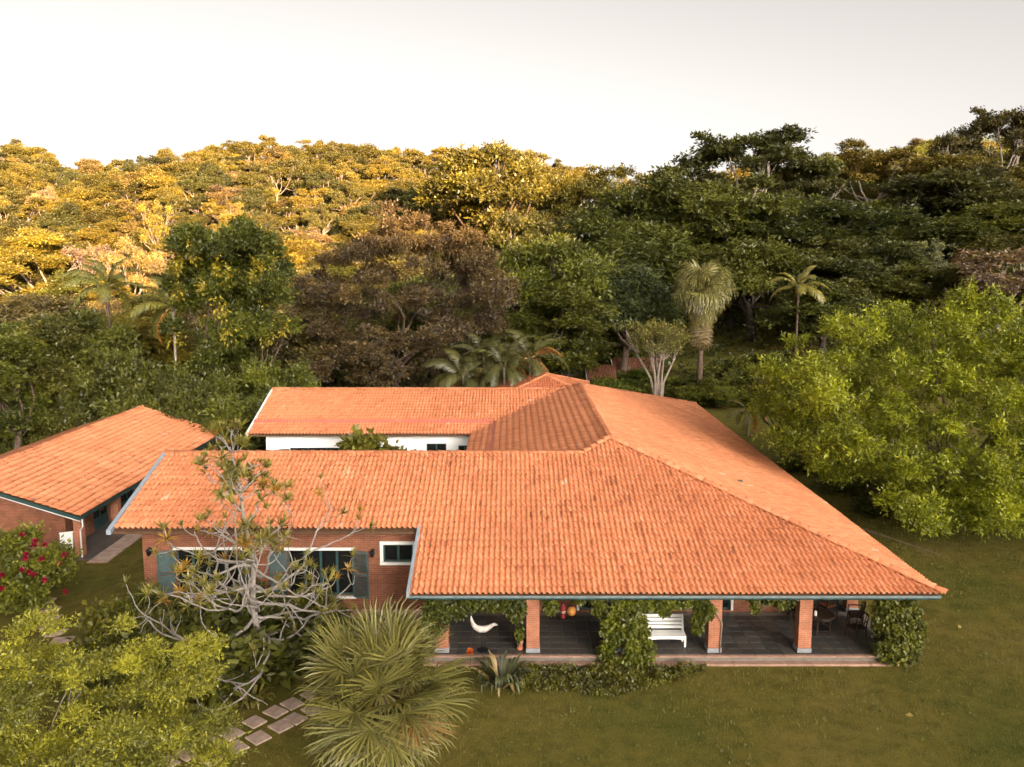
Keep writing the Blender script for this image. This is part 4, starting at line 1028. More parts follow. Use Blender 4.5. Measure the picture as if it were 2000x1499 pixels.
# ------------------------------------------------------------------ named trees and shrubs of the middle distance
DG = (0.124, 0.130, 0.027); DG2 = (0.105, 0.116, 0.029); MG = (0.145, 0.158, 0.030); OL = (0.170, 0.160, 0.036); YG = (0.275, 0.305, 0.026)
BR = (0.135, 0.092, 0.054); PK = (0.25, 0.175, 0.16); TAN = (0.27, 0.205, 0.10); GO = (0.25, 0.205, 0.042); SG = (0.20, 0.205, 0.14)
T = [
 # kind, seed, px, top, width px, depth, colour, name, label
 ('dense', 1, 55, 628, 210, 63, OL, 'broadleaf_tree', 'dense olive green tree behind the pavilion at the left edge'),
 ('dense', 2, 165, 612, 220, 67, DG, 'broadleaf_tree', 'rounded dark green tree under the nearer feather palm'),
 ('thicket', 3, 255, 690, 190, 62.5, DG, 'broadleaf_tree', 'low dark green tree above the pavilion ridge end'),
 ('tall', 1, 10, 660, 130, 58, MG, 'broadleaf_tree', 'narrow green tree cut by the left edge above the pavilion roof'),
 ('thicket', 2, 120, 770, 170, 61.5, OL, 'shrub', 'pale olive shrub right behind the pavilion ridge'),
 ('thicket', 1, 350, 720, 180, 61.5, DG, 'shrub', 'dark shrub between the pavilion and the tall creeper-hung tree'),
 ('thicket', 3, 470, 720, 200, 62, MG, 'shrub', 'green shrub at the foot of the tall creeper-hung tree'),
 ('thicket', 2, 570, 715, 150, 63, MG, 'broadleaf_tree', 'small leafy tree left of the dark hollow behind the back wing'),
 ('dense', 2, 1085, 468, 215, 90, MG, 'broadleaf_tree', 'tall mid green tree right of the brown-leaved tree'),
 ('tall', 2, 1105, 560, 150, 83, DG, 'broadleaf_tree', 'dark green leafy column right of the areca palms'),
 ('thicket', 3, 1155, 600, 190, 101, DG2, 'shrub', 'dark thicket behind the old shed roofs'),
 ('droopy', 1, 1215, 520, 180, 92, (0.087, 0.105, 0.048), 'broadleaf_tree', 'grey green tree with layered drooping leaves left of the skirted palm'),
 ('dense', 3, 1225, 372, 190, 128, DG2, 'broadleaf_tree', 'dark green rounded tree at the left end of the shaded wood'),
 ('dense', 1, 1330, 355, 230, 126, DG, 'broadleaf_tree', 'tall dark green tree below the airy skyline crown'),
 ('droopy', 2, 1270, 440, 200, 112, DG2, 'broadleaf_tree', 'dark drooping tree left of the skirted palm crown'),
 ('dense', 4, 1430, 372, 220, 122, DG, 'broadleaf_tree', 'deep green tree directly behind the skirted palm'),
 ('dense', 2, 1545, 385, 240, 118, DG2, 'broadleaf_tree', 'broad dark tree right of the skirted palm'),
 ('droopy', 1, 1480, 470, 200, 104, DG, 'broadleaf_tree', 'dark green leafy tree above the small yellow palm'),
 ('dense', 3, 1640, 400, 230, 116, (0.078, 0.090, 0.028), 'broadleaf_tree', 'dark olive tree under the golden umbrella crown'),
 ('umbrella', 1, 1690, 478, 300, 106, (0.087, 0.094, 0.034), 'broadleaf_tree', 'wide low dome of dark foliage above the yellow green tree'),
 ('umbrella', 2, 1455, 264, 300, 152, (0.098, 0.101, 0.034), 'umbrella_tree', 'large airy umbrella crown standing against the sky'),
 ('umbrella', 3, 1590, 318, 150, 152, (0.105, 0.098, 0.031), 'umbrella_tree', 'smaller dark crown joining the airy skyline umbrella on its right'),
 ('umbrella', 1, 1712, 278, 205, 172, (0.182, 0.133, 0.031), 'umbrella_tree', 'flat-topped umbrella tree with golden right side on the skyline'),
 ('sparse', 1, 1850, 262, 80, 165, (0.119, 0.098, 0.035), 'broadleaf_tree', 'small open crown alone on the skyline at the right'),
 ('umbrella', 2, 1965, 215, 190, 168, (0.119, 0.098, 0.042), 'umbrella_tree', 'highest crown of the skyline at the right edge'),
 ('dense', 1, 1905, 300, 200, 158, (0.168, 0.133, 0.031), 'broadleaf_tree', 'sunlit crown under the highest crown at the right edge'),
 ('dense', 4, 1880, 330, 230, 140, (0.087, 0.087, 0.031), 'broadleaf_tree', 'big dark crown below the right skyline'),
 ('sparse', 2, 1790, 350, 150, 142, (0.119, 0.105, 0.059), 'broadleaf_tree', 'greyish thin tree between the golden umbrella and the right slope'),
 ('dense', 2, 1960, 400, 230, 122, DG, 'broadleaf_tree', 'dark green crown at the right edge above the pinkish tree'),
 ('droopy', 2, 1855, 430, 190, 118, DG2, 'broadleaf_tree', 'dark slope tree behind the silvery tree'),
 ('sparse', 3, 1815, 468, 95, 108, SG, 'silver_tree', 'small silvery tree with a white trunk on the shaded slope'),
 ('sparse', 1, 1960, 488, 190, 88, PK, 'blossom_tree', 'pinkish grey blossoming tree at the right edge above the yellow green tree'),
 ('dense', 3, 1750, 520, 170, 98, DG, 'broadleaf_tree', 'dark tree filling the gap left of the pinkish tree'),
 ('dense', 1, 1610, 545, 180, 92, DG2, 'broadleaf_tree', 'dark tree behind the top of the yellow green tree'),
 ('thicket', 2, 1240, 722, 150, 86, (0.119, 0.147, 0.025), 'shrub', 'bright green clipped shrub in front of the old shed roofs'),
 ('mound', 1, 1190, 745, 110, 80, (0.140, 0.168, 0.025), 'shrub', 'low bright hedge just above the right roof edge'),
 ('thicket', 3, 1335, 735, 160, 84, DG, 'shrub', 'dark shrub under the skirted palm'),
 ('thicket', 2, 1400, 742, 150, 80.5, MG, 'shrub', 'green shrub at the far corner of the back lawn'),
 ('thicket', 1, 1445, 700, 150, 84, DG, 'shrub', 'dark rounded shrub behind the back lawn'),
 ('thicket', 3, 1500, 690, 170, 88, DG2, 'shrub', 'tall dark shrub right of the back lawn corner'),
 ('mound', 2, 1590, 880, 110, 55, DG2, 'shrub', 'dark shrub beside the right eave near the slender trunks'),
 ('mound', 1, 1650, 945, 100, 50, DG, 'shrub', 'dark green shrub tucked between the right eave and the yellow green tree'),
 ('mound', 3, 1700, 1000, 80, 45, DG2, 'shrub', 'low dark shrub beside the right eave near the path'),
 ('thicket', 1, 20, 835, 120, 60, MG, 'shrub', 'yellowish shrub at the left edge over the pavilion ridge'),
 # sunlit valley at the left
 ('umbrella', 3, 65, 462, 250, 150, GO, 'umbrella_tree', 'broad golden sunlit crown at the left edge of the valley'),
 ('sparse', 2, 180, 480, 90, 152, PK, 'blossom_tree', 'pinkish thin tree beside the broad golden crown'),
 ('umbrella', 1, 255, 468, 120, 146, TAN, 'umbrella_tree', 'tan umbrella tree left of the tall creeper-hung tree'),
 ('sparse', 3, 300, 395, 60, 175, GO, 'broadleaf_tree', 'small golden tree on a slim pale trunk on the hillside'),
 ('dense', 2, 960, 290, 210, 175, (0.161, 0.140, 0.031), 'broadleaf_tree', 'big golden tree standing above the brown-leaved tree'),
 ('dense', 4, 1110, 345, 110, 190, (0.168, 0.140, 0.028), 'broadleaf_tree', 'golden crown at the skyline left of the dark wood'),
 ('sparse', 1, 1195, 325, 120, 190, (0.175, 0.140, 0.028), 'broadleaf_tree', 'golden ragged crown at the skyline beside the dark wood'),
 ('umbrella', 2, 1040, 420, 170, 130, (0.126, 0.119, 0.031), 'umbrella_tree', 'olive umbrella crown between the brown tree and the dark wood'),
]
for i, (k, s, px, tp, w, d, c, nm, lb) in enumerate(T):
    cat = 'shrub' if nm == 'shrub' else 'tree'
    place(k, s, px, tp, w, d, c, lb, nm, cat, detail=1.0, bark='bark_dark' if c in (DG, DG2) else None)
for (px, d) in ((1520, 57.5), (1536, 57.0), (1583, 58.8)):
    lbl = {1520: 'leftmost slender young tree on the back lawn by the roof', 1536: 'middle slender young tree on the back lawn by the roof', 1583: 'rightmost slender young tree on the back lawn by the roof'}[px]
    place('sparse', 2, px + 15, 740, 130, d, (0.17, 0.16, 0.022), lbl, 'young_tree', 'tree', 'slender young trees on the back lawn', bark='bark_dark')

# ------------------------------------------------------------------ the big brown-leaved tree
def special(name, label, loc, lobes, leafargs, color, fork, base_r, bark, seed, cat='tree', lean=(0, 0), mat='leaf'):
    r = np.random.default_rng(seed)
    t = empty(name, loc, 0, label, cat)
    V, F, v = crown_leaves(lobes, r=r, **leafargs)
    V[:, 2] = np.maximum(V[:, 2], 0.03)
    link('crown', mesh_np('crown', V, F, False, {'v': v}), M[mat], t, color)
    woody(lobes, fork, base_r, r, 0, lean).build('trunk', M[bark], t, True)
    return t
r = np.random.default_rng(11)
lb = []
for i in range(85):
    a = r.random() * 6.28; q = r.random() ** .5; s = .7 * 2.7 ** r.random()
    lb.append((math.cos(a) * q * 10.2 + .8, math.sin(a) * q * 6.8, 16.2 - 5.6 * q ** 2.4 + r.normal() * .9, s, s, s * .75))
for i in range(95):
    a = r.random() * 6.28; q = r.uniform(.2, 1.05); s = r.uniform(.6, 1.6)
    lb.append((math.cos(a) * q * 9.4, -abs(math.sin(a)) * q * 6.2 if i % 3 else math.sin(a) * q * 6.2, r.uniform(2.6, 11.0), s, s, s * .8))
p = at(778, 740, 77); z0 = gz(p.x, 77)
special('brown_tree', 'huge spreading tree with dull brown foliage behind the back wing', (p.x, 77, z0), lb,
        dict(sub=8200, K=16, L=.25, W=.13, sub_r=.44, flat=.7, vs=.3, gap=.17, tri=True), BR, 5.0, .30, 'bark', 5, lean=(-.4, 0))
r = np.random.default_rng(12)
lb = []
for i in range(60):
    t_ = r.random(); q = 4.9 * (1 - abs(2 * t_ - .85) ** 2.2 * .42) * r.random() ** .5; a = r.random() * 6.28; s = .7 * 2.5 ** r.random()
    lb.append((math.cos(a) * q, math.sin(a) * q, 1.6 + t_ * 15.6, s, s, s * .9))
p = at(450, 700, 66)
tl = special('creeper_tree', 'tall dense green tree hung with yellow flowering creeper left of the brown tree', (p.x, 66, gz(p.x, 66)), lb,
        dict(sub=6800, K=18, L=.26, W=.17, sub_r=.44, flat=.8, vs=.3, gap=.1, tri=True), (0.115, 0.128, 0.026), 3.0, .26, 'bark', 6)
cl = []
for i in range(26):
    a = r.uniform(-2.9, .2); z = r.uniform(8, 15); q = 4.2 * (1 - abs((z - 8.8) / 8) ** 2 * .4); cl.append((math.cos(a) * q, math.sin(a) * q, z, .45, .45, .9))
V, F, v = crown_leaves(cl, sub=170, K=15, L=.30, W=.15, sub_r=.35, r=r, flat=1.8, droop=.7)
link('creeper', mesh_np('creeper', V, F, False, {'v': v}), M['leaf'], tl, (0.33, 0.27, 0.03))

# ------------------------------------------------------------------ yellow green tree at the right
r = np.random.default_rng(21)
lb = []
for i in range(270):
    d = unit(1, r)[0] * r.random() ** .25
    s = .55 * 2.8 ** r.random()
    lb.append((d[0] * 10.0, d[1] * 9.6, 6.1 + d[2] * 5.6, s, s, s * .8))
for i in range(80):
    s = .6 * 2.4 ** r.random(); lb.append((r.uniform(-6.0, 8.5), r.uniform(-9.3, -3.5) * (1 - .3 * r.random()), r.uniform(1.6, 4.6), s, s, s * .8))
special('yellow_green_tree', 'big spreading yellow green tree right of the house', (23.5, 44.4, 0), lb,
        dict(sub=12500, K=19, L=.19, W=.10, sub_r=.34, flat=.75, vs=.34, zlow=-.5, gap=.2, tri=True), YG, 1.8, .30, 'bark', 7)
# feathery tree in the lower left corner
r = np.random.default_rng(22)
lb = []
for i in range(120):
    a = r.random() * 6.28; q = r.random() ** .5; s = r.uniform(.25, .8)
    lb.append((math.cos(a) * q * 4.3, math.sin(a) * q * 3.7, 3.5 - q ** 2 * 1.7 + r.normal() * .65, s, s, s * .6))
special('feathery_tree', 'feathery light olive tree filling the lower left corner', (-11.0, 18.4, 0), lb,
        dict(sub=8200, K=20, L=.09, W=.042, sub_r=.17, flat=.5, vs=.38, zlow=-.3, gap=.33, tri=True), (0.33, 0.325, 0.055), 1.3, .11, 'bark_pale', 8)
# red flowering bush
r = np.random.default_rng(23)
lb = [(math.cos(a) * q * 1.9, math.sin(a) * q * 1.7, .6 + r.random() * 2.9 * (1 - q * .4), s, s, s * .85) for a, q, s in zip(r.random(44) * 6.28, r.random(44) ** .5, r.uniform(.45, .8, 44))]
fb = special('flowering_bush', 'round bright green bush with dark red flower heads at the left edge', (-20.1, 33.2, gz(-20.1, 33.2)), lb,
        dict(sub=1900, K=12, L=.19, W=.10, sub_r=.22, flat=.8, vs=.3), (0.20, 0.21, 0.03), .4, .07, 'bark', 9, 'bush')
V, F, v = leaf_geo(np.zeros((40, 3)), norm(unit(40, r) + np.array([0, 0, .6])), .13, .10, r.uniform(.2, .9, 40), r=r)
fm = mesh_np('flower', V, F, False, {'v': v}); fm.materials.append(M['petal'])
for i in range(34):
    d = unit(1, r)[0]; d[2] = abs(d[2]) * .8; d[1] = -abs(d[1])
    o = link('flower', fm, None, fb, (0.26, 0.012, 0.03)); o.location = (d[0] * 2.45, d[1] * 2.3, .7 + d[2] * 3.1); o.rotation_euler = (r.random(), r.random(), r.random() * 6); o.scale = (1.1,) * 3
# courtyard tree top, and the pale multi-stemmed tree behind the roof
place('mound', 2, 712, 848, 185, 45, (0.15, 0.145, 0.025), 'yellowish leafy tree top showing in the courtyard before the white wall', 'courtyard_tree', 'tree')
r = np.random.default_rng(24)
t = empty('pale_tree', (at(1285, 770, 77).x, 77, 0), 0, 'slender tree with several pale bare stems fanning out behind the roof', 'tree'); t.scale = (1.15, 1.15, 1.12)
mb = MB(); tips = []
for i in range(9):
    a = r.random() * 6.28; q = r.uniform(.5, 2.9); h = r.uniform(5.0, 7.6)
    b = np.array([math.cos(a) * q, math.sin(a) * q * .8, h]); s = np.array([r.normal() * .2, r.normal() * .15, -.5])
    mid = (s + b) / 2 + np.array([-(b[0]) * .25, 0, -.3]); mb.tube([s, (s + mid) / 2, mid, (mid + b) / 2 + np.array([b[0] * .05, 0, 0]), b], [.16, .13, .10, .06, .025], 6, False)
    for k in range(6):
        e = mid * .4 + b * .6 + np.array([r.normal() * .9 + b[0] * .25, r.normal() * .8, r.uniform(.3, 1.6)]); mb.tube(limb_path(mid * .5 + b * .5, e, r, .05, 4), [.05, .04, .025, .012], 4, False); tips.append(e)
mb.build('trunk', M['bark_pale'], t, True)
lb = [(*e, .5, .5, .4) for e in tips]
V, F, v = crown_leaves(lb, sub=700, K=15, L=.20, W=.085, sub_r=.5, r=r, flat=.7, vs=.25, reach=(.5, 1.7))
link('crown', mesh_np('crown', V, F, False, {'v': v}), M['leaf'], t, (0.21, 0.19, 0.055))

# ------------------------------------------------------------------ palms
def fan_frond(seed, pet=1.0, fan=1.0, nl=40, spread=2.5, droop=.25, wid=.04):
    r = np.random.default_rng(seed); V = []; F = []; v = []
    def quad_strip(pts, ws, nrm, val):
        n0 = len(V)
        for p, w in zip(pts, ws):
            p = np.array(p); V.append(p + nrm * w); V.append(p - nrm * w); v.extend([val, val])
        for i in range(len(pts) - 1): F.append((n0 + 2*i, n0 + 2*i + 2, n0 + 2*i + 3, n0 + 2*i + 1))
    def pc(t): return np.array([pet * t, 0, -.10 * pet * t * t])
    quad_strip([pc(t) for t in (0, .35, .7, 1.0)], [.03, .024, .02, .018], np.array([0, 1, 0]), .75)
    quad_strip([pc(t) + np.array([0, 0, .001]) for t in (0, .35, .7, 1.0)], [.022, .018, .016, .014], np.array([0, .3, .95]), .65)
    c = pc(1.0)
    for i in range(nl):
        u = (i / (nl - 1) * 2 - 1); a = u * spread + r.normal() * .03
        L = fan * (1 - .28 * abs(u) ** 2) * r.uniform(.9, 1.06)
        d = np.array([math.cos(a), math.sin(a), .18 * math.cos(a * .5) - .06 + r.normal() * .05]); d /= np.linalg.norm(d)
        side = np.array([-math.sin(a), math.cos(a), .55 * (1 if i % 2 else -1)]); side /= np.linalg.norm(side)
        p1 = c + d * L * .45; p2 = c + d * L * .8 - np.array([0, 0, droop * L * .16]); p3 = c + d * L * (1.0 - droop * .12) - np.array([0, 0, droop * L * (.5 + r.random() * .4)])
        val = np.clip(.45 + r.normal() * .2, 0, 1)
        quad_strip([c, p1, p2, p3], [wid * .35, wid, wid * .7, wid * .12], side, val)
    return mesh_np('frond', np.array(V), np.array(F), False, {'v': np.array(v)})
def feather_frond(seed, L=3.0, leaf=.55, n=34, arch=.55, droop=.6, wid=.028):
    r = np.random.default_rng(seed); V = []; F = []; v = []
    def strip(pts, ws, nrm, val):
        n0 = len(V)
        for p, w in zip(pts, ws):
            p = np.array(p); V.append(p + nrm * w); V.append(p - nrm * w); v.extend([val, val])
        for i in range(len(pts) - 1): F.append((n0 + 2*i, n0 + 2*i + 2, n0 + 2*i + 3, n0 + 2*i + 1))
    def rc(t): return np.array([L * (t - .18 * t ** 3), 0, L * (arch * .35 * t - arch * .75 * t ** 2.4)])
    ts = np.linspace(0, 1, 9)
    strip([rc(t) for t in ts], [.045 * (1 - .8 * t) for t in ts], np.array([0, 1, 0]), .8); strip([rc(t) for t in ts], [.035 * (1 - .8 * t) for t in ts], np.array([0, 0, 1.]), .7)
    for i in range(n):
        t = .14 + .86 * i / (n - 1); p = rc(t); tg = rc(min(1, t + .03)) - rc(t - .03); tg /= np.linalg.norm(tg)
        l = leaf * math.sin(math.pi * (.12 + .80 * (t - .1) / .9)) ** .6
        for s in (-1, 1):
            d = tg * .55 + np.array([0, s * 1.0, 0]) + np.array([0, 0, .15]); d += r.normal(size=3) * .07; d /= np.linalg.norm(d)
            val = np.clip(.45 + r.normal() * .18, 0, 1)
            strip([p, p + d * l * .5 - np.array([0, 0, droop * l * .10]), p + d * l * .85 - np.array([0, 0, droop * l * .55])], [wid * .5, wid, wid * .15], tg, val)
    return mesh_np('frond', np.array(V), np.array(F), False, {'v': np.array(v)})
def palm(name, label, base, crown_z, meshes, nf, color, elev=(75, -35), trunk_r=.14, bark='bark', dead=None, scale=1.0, group=None, lean=(0, 0), seed=1, az0=None, hub=.12):
    r = np.random.default_rng(seed)
    t = empty(name, base, 0, label, 'palm', group)
    top = Vector((lean[0], lean[1], crown_z))
    MB().tube([(0, 0, -.4), (lean[0] * .3, lean[1] * .3, crown_z * .35), (lean[0] * .7, lean[1] * .7, crown_z * .7), tuple(top)], [trunk_r * 1.3, trunk_r, trunk_r * .9, trunk_r * .95], 9).build('trunk', M[bark], t, True)
    for i in range(nf):
        f = (i + .5) / nf; az = i * 2.39996 + r.normal() * .12 if az0 is None else az0[i % len(az0)] + r.normal() * .15
        el = R(elev[0] + (elev[1] - elev[0]) * f ** .85 + r.normal() * 5)
        c = np.array(color) * r.uniform(.82, 1.2)
        if dead and f > dead[0] and r.random() < dead[2]: c = np.array(dead[1]) * r.uniform(.8, 1.2)
        o = link('frond', meshes[int(r.integers(len(meshes)))], M['frond'], t, c)
        o.matrix_basis = Matrix.Translation(top + Vector((math.cos(az), math.sin(az), .2)) * hub) @ Matrix.Rotation(az, 4, 'Z') @ Matrix.Rotation(-el, 4, 'Y') @ Matrix.Rotation(r.normal() * .25, 4, 'X') @ Matrix.Scale(scale * r.uniform(.88, 1.1), 4)
    return t
FF = [fan_frond(s, 1.15, 1.3, 50, 2.35, .06 + .11 * (s % 3), .024) for s in range(7)]
palm('fan_palm', 'large silvery olive fan palm in front of the house', (-3.55, 21.35, 0), 2.15, FF, 62, (0.205, 0.198, 0.06), (84, -60), .22, 'bark', (.62, (0.34, 0.20, 0.07), .4), .99, seed=3)
FS = [fan_frond(s + 20, 1.5, 1.5, 34, 2.3, 1.0, .055) for s in range(4)]
p = at(1372, 565, 82)
palm('skirted_palm', 'tall fan palm with a hanging skirt of old fronds behind the roof', (p.x, 82, gz(p.x, 82)), p.z - gz(p.x, 82), FS, 60, (0.21, 0.20, 0.065), (80, -78), .26, 'bark', (.7, (0.21, 0.165, 0.075), .7), 1.05, seed=4)
sp = bpy.data.objects['skirted_palm']; rs = np.random.default_rng(44); zc = p.z - gz(p.x, 82)
for i in range(46):
    az = i * 2.4; k_ = i / 46; o = link('frond', FS[i % 4], None, sp, np.array((0.24, 0.21, 0.08)) * rs.uniform(.8, 1.2) if k_ < .55 else np.array((0.30, 0.225, 0.12)) * rs.uniform(.7, 1.1))
    o.matrix_basis = Matrix.Translation((math.cos(az) * .2, math.sin(az) * .2, zc - .3 - 3.0 * k_)) @ Matrix.Rotation(az, 4, 'Z') @ Matrix.Rotation(R(58 + 26 * k_ + rs.normal() * 4), 4, 'Y') @ Matrix.Scale(rs.uniform(.8, 1.05), 4)
FT = [feather_frond(s, 3.4, .75, 34, .7, .9, .05) for s in range(4)]
p = at(208, 560, 74)
palm('feather_palm', 'feather palm with arching fronds in front of the sunlit valley', (p.x, 74, gz(p.x, 74)), p.z - gz(p.x, 74), FT, 13, (0.17, 0.175, 0.045), (80, -25), .16, 'bark', None, 1.15, seed=5)
p = at(330, 600, 66.5)
fp = palm('feather_palm', 'leaning feather palm with one orange dead frond beside the creeper-hung tree', (p.x + .3, 66.5, gz(p.x, 66.5)), p.z - gz(p.x, 66.5), FT, 10, (0.19, 0.185, 0.042), (70, -40), .12, 'bark_pale', None, 1.0, seed=6, az0=[2.7, 3.2, 3.7, 2.3, 4.2, 3.0, 3.5, 1.2])
o = link('frond', FT[0], None, fp, (0.42, 0.19, 0.03)); o['label'] = 'orange dead frond'
o.matrix_basis = Matrix.Translation((-.1, -.2, p.z - gz(p.x, 66.5))) @ Matrix.Rotation(3.5, 4, 'Z') @ Matrix.Rotation(R(55), 4, 'Y')
FA = [feather_frond(s + 40, 3.6, .8, 36, .9, 1.1, .045) for s in range(4)]
for k, (px, d, h, lbx) in enumerate(((905, 69, 5.6, 'leftmost'), (945, 70.5, 7.0, 'second from the left'), (985, 68.5, 6.4, 'second from the right'), (1035, 70, 7.0, 'rightmost, with orange dry fronds,'))):
    x = at(px, 700, d).x
    palm('areca_palm', lbx + ' of the drooping areca palms behind the back wing', (x, d, gz(x, d)), h - 1.2, FA, 15, (0.098, 0.098, 0.028), (78, -45), .10, 'bark_pale', (.35, (0.30, 0.15, 0.045), .5 if k == 3 else .15), 1.0, 'areca palms behind the back wing', seed=7 + k)
p = at(1560, 560, 88)
palm('feather_palm', 'small yellowish feather palm at the edge of the dark wood', (p.x, 88, gz(p.x, 88)), p.z - gz(p.x, 88), FT, 12, (0.24, 0.215, 0.045), (75, -30), .13, 'bark', None, .95, seed=12)
p = at(1462, 800, 66)
palm('feather_palm', 'short palm with orange dry fronds on the back lawn', (p.x, 66, 0), p.z, FT, 9, (0.15, 0.135, 0.028), (60, -55), .09, 'bark_pale', (.3, (0.34, 0.17, 0.03), .6), .62, seed=13)
# ------------------------------------------------------------------ bare-branched tree with leaf tufts before the house
def tuft_mesh(seed, n=24, L=.5, w=.024):
    r = np.random.default_rng(seed); V = []; F = []; v = []
    for i in range(n):
        a = r.random() * 6.28; el = r.uniform(.05, 1.35); l = L * r.uniform(.65, 1.1)
        d = np.array([math.cos(a) * math.cos(el), math.sin(a) * math.cos(el), math.sin(el)]); s = np.array([-math.sin(a), math.cos(a), 0])
        p1 = d * l * .5; p2 = d * l - np.array([0, 0, .22 * l * math.cos(el)]); n0 = len(V); val = np.clip(.45 + r.normal() * .22, 0, 1)
        for p, ww in ((np.zeros(3), w * .6), (p1, w), (p2, w * .15)):
            V += [p + s * ww, p - s * ww]; v += [val, val]
        F += [(n0, n0 + 2, n0 + 3, n0 + 1), (n0 + 2, n0 + 4, n0 + 5, n0 + 3)]
    m_ = mesh_np('leaf_tuft', np.array(V), np.array(F), False, {'v': np.array(v)}); m_.materials.append(M['frond']); return m_
TUFTS = [tuft_mesh(s) for s in range(5)]
r = np.random.default_rng(31)
bt = empty('tufted_tree', (-8.35, 26.0, 0), 0, 'pale bare-branched tree with strap leaf tufts in front of the left windows', 'tree')
bw = MB(); ends = []
trunk = [(0, 0, -.4), (.14, .05, 1.3), (-.06, .1, 2.7), (.10, -.05, 4.2), (-.20, .08, 5.5), (-.24, -.05, 6.7), (-.52, .0, 7.9)]
bw.tube(trunk, [.13, .115, .10, .075, .05, .038, .024], 9)
def tpos(z):
    zs = [p[2] for p in trunk]; return np.array([np.interp(z, zs, [p[0] for p in trunk]), np.interp(z, zs, [p[1] for p in trunk]), z])
def grow(p, d, L, rad, depth):
    pts = [p]; q = p.copy(); d = d / np.linalg.norm(d); n = 6
    bend = r.normal(size=3) * .16; bend[2] = abs(bend[2]) * .5 + .10
    for i in range(n):
        d = d + bend * .55 + r.normal(size=3) * .19; d /= np.linalg.norm(d); q = q + d * L / n; pts.append(q.copy())
    bw.tube(pts, list(np.linspace(rad, rad * .55, n + 1)), 6, False)
    if depth == 0 or L < .45:
        ends.append((q, d)); return
    for k in range(int(r.integers(2, 4))):
        e = d + r.normal(size=3) * .75; e[2] = e[2] * .7 + .12
        grow(q, e, L * r.uniform(.5, .8), rad * .58, depth - 1)
    j = pts[3]
    if r.random() < .7: grow(j, d + r.normal(size=3) * .9, L * .55, rad * .5, 0)
for i, z in enumerate(np.concatenate([np.sort(r.uniform(1.4, 4.3, 24)), np.sort(r.uniform(4.3, 7.5, 15))])):
    a = i * 2.4 + r.normal() * .7; low = z < 4.3
    L = 2.5 * (1 - (z - 1.6) / 8.0) * r.uniform(.5, 1.3) if low else r.uniform(.8, 1.25) * (1 - (z - 4) / 8)
    grow(tpos(z), np.array([math.cos(a), math.sin(a) * .75, -.28 if low else .25]), L, .058 if low else .030, 2 if low or r.random() < .35 else 1)
[grow(tpos(7.7), np.array([math.cos(k * 1.3) * .8, math.sin(k * 1.3) * .8, .7]), .55, .028, 1) for k in range(5)]
bw.build('trunk', M['bark_grey'], bt, True)
for q, d in ends:
    if q[2] < 4.6 and r.random() < .42: continue
    o = link('leaf_tuft', TUFTS[int(r.integers(5))], None, bt, np.array((0.22, 0.205, 0.042)) * r.uniform(.75, 1.2) if r.random() > .16 else (.36, .22, .03))
    dd = Vector((d[0], d[1], d[2] + 1.0)).normalized()
    o.matrix_basis = Matrix.Translation(Vector(q)) @ dd.to_track_quat('Z', 'Y').to_matrix().to_4x4() @ Matrix.Rotation(r.random() * 6, 4, 'Z') @ Matrix.Scale(r.uniform(.55, .95), 4)

# shrubs of the planted bed under it
BED = [('bigleaf', 1, -10.9, 26.6, 3.3, 2.0, DG, 'dark big-leaved shrub below the leftmost window'),
       ('bigleaf', 2, -8.9, 25.5, 3.4, 2.2, DG, 'dark big-leaved shrub at the foot of the pale tufted tree'),
       ('bigleaf', 3, -6.6, 26.7, 3.2, 2.0, DG2, 'dark big-leaved shrub left behind the fan palm'),
       ('bigleaf', 1, -10.2, 23.9, 3.0, 1.7, MG, 'big-leaved shrub between the feathery tree and the tufted tree'),
       ('mound', 1, -13.2, 27.0, 3.2, 1.9, OL, 'olive shrub at the left corner of the brick wall'),
       ('mound', 3, -12.3, 24.6, 3.0, 1.7, MG, 'green shrub left of the pale tufted tree above the feathery tree'),
       ('bigleaf', 2, -4.5, 27.7, 2.4, 1.3, DG, 'dark shrub in the corner by the veranda end'),
       ('thicket', 3, -10.0, 27.7, 3.6, 2.5, DG2, 'dark shrub between the two big windows'),
       ('thicket', 1, -7.4, 28.2, 3.4, 2.1, DG, 'dark shrub under the right shutter of the middle window'),
       ('thicket', 2, -12.7, 28.2, 3.4, 2.3, DG, 'dark shrub close under the leftmost shutter'),
       ('mound', 2, -11.2, 25.2, 3.0, 1.9, DG, 'leafy shrub left of the tufted tree foot'),
       ('mound', 2, -8.2, 29.7, 3.6, 1.15, DG, 'low dark hedge under the shuttered window'),
       ('mound', 1, -12.0, 29.6, 3.6, 1.25, DG2, 'low dark hedge under the leftmost window')]
for k, s, x, y, w, h, c, lbx in BED:
    plant(k, s, x, y, w, h, c, lbx, 'shrub', 'shrub')
STRAP = []
for s in range(4):
    rr = np.random.default_rng(60 + s); V = []; F = []; L = rr.uniform(1.0, 1.35)
    for i in range(6):
        t_ = i / 5; w = .045 * math.sin(math.pi * (.18 + .8 * t_)) + .004; x = L * (t_ * .55 - .05 * t_ * t_) ; z = L * (t_ * .95 - .55 * t_ ** 2.6 * rr.uniform(.7, 1.3))
        V += [(x, -w, z + .012), (x, 0, z), (x, w, z + .012)]
    for i in range(5): F += [(3*i, 3*i+1, 3*i+4, 3*i+3), (3*i+1, 3*i+2, 3*i+5, 3*i+4)]
    m_ = mesh_np('strap_leaf', np.array(V), np.array(F), False, {'v': np.tile([.9, .25, .9], 6)}); m_.materials.append(M['frond']); STRAP.append(m_)
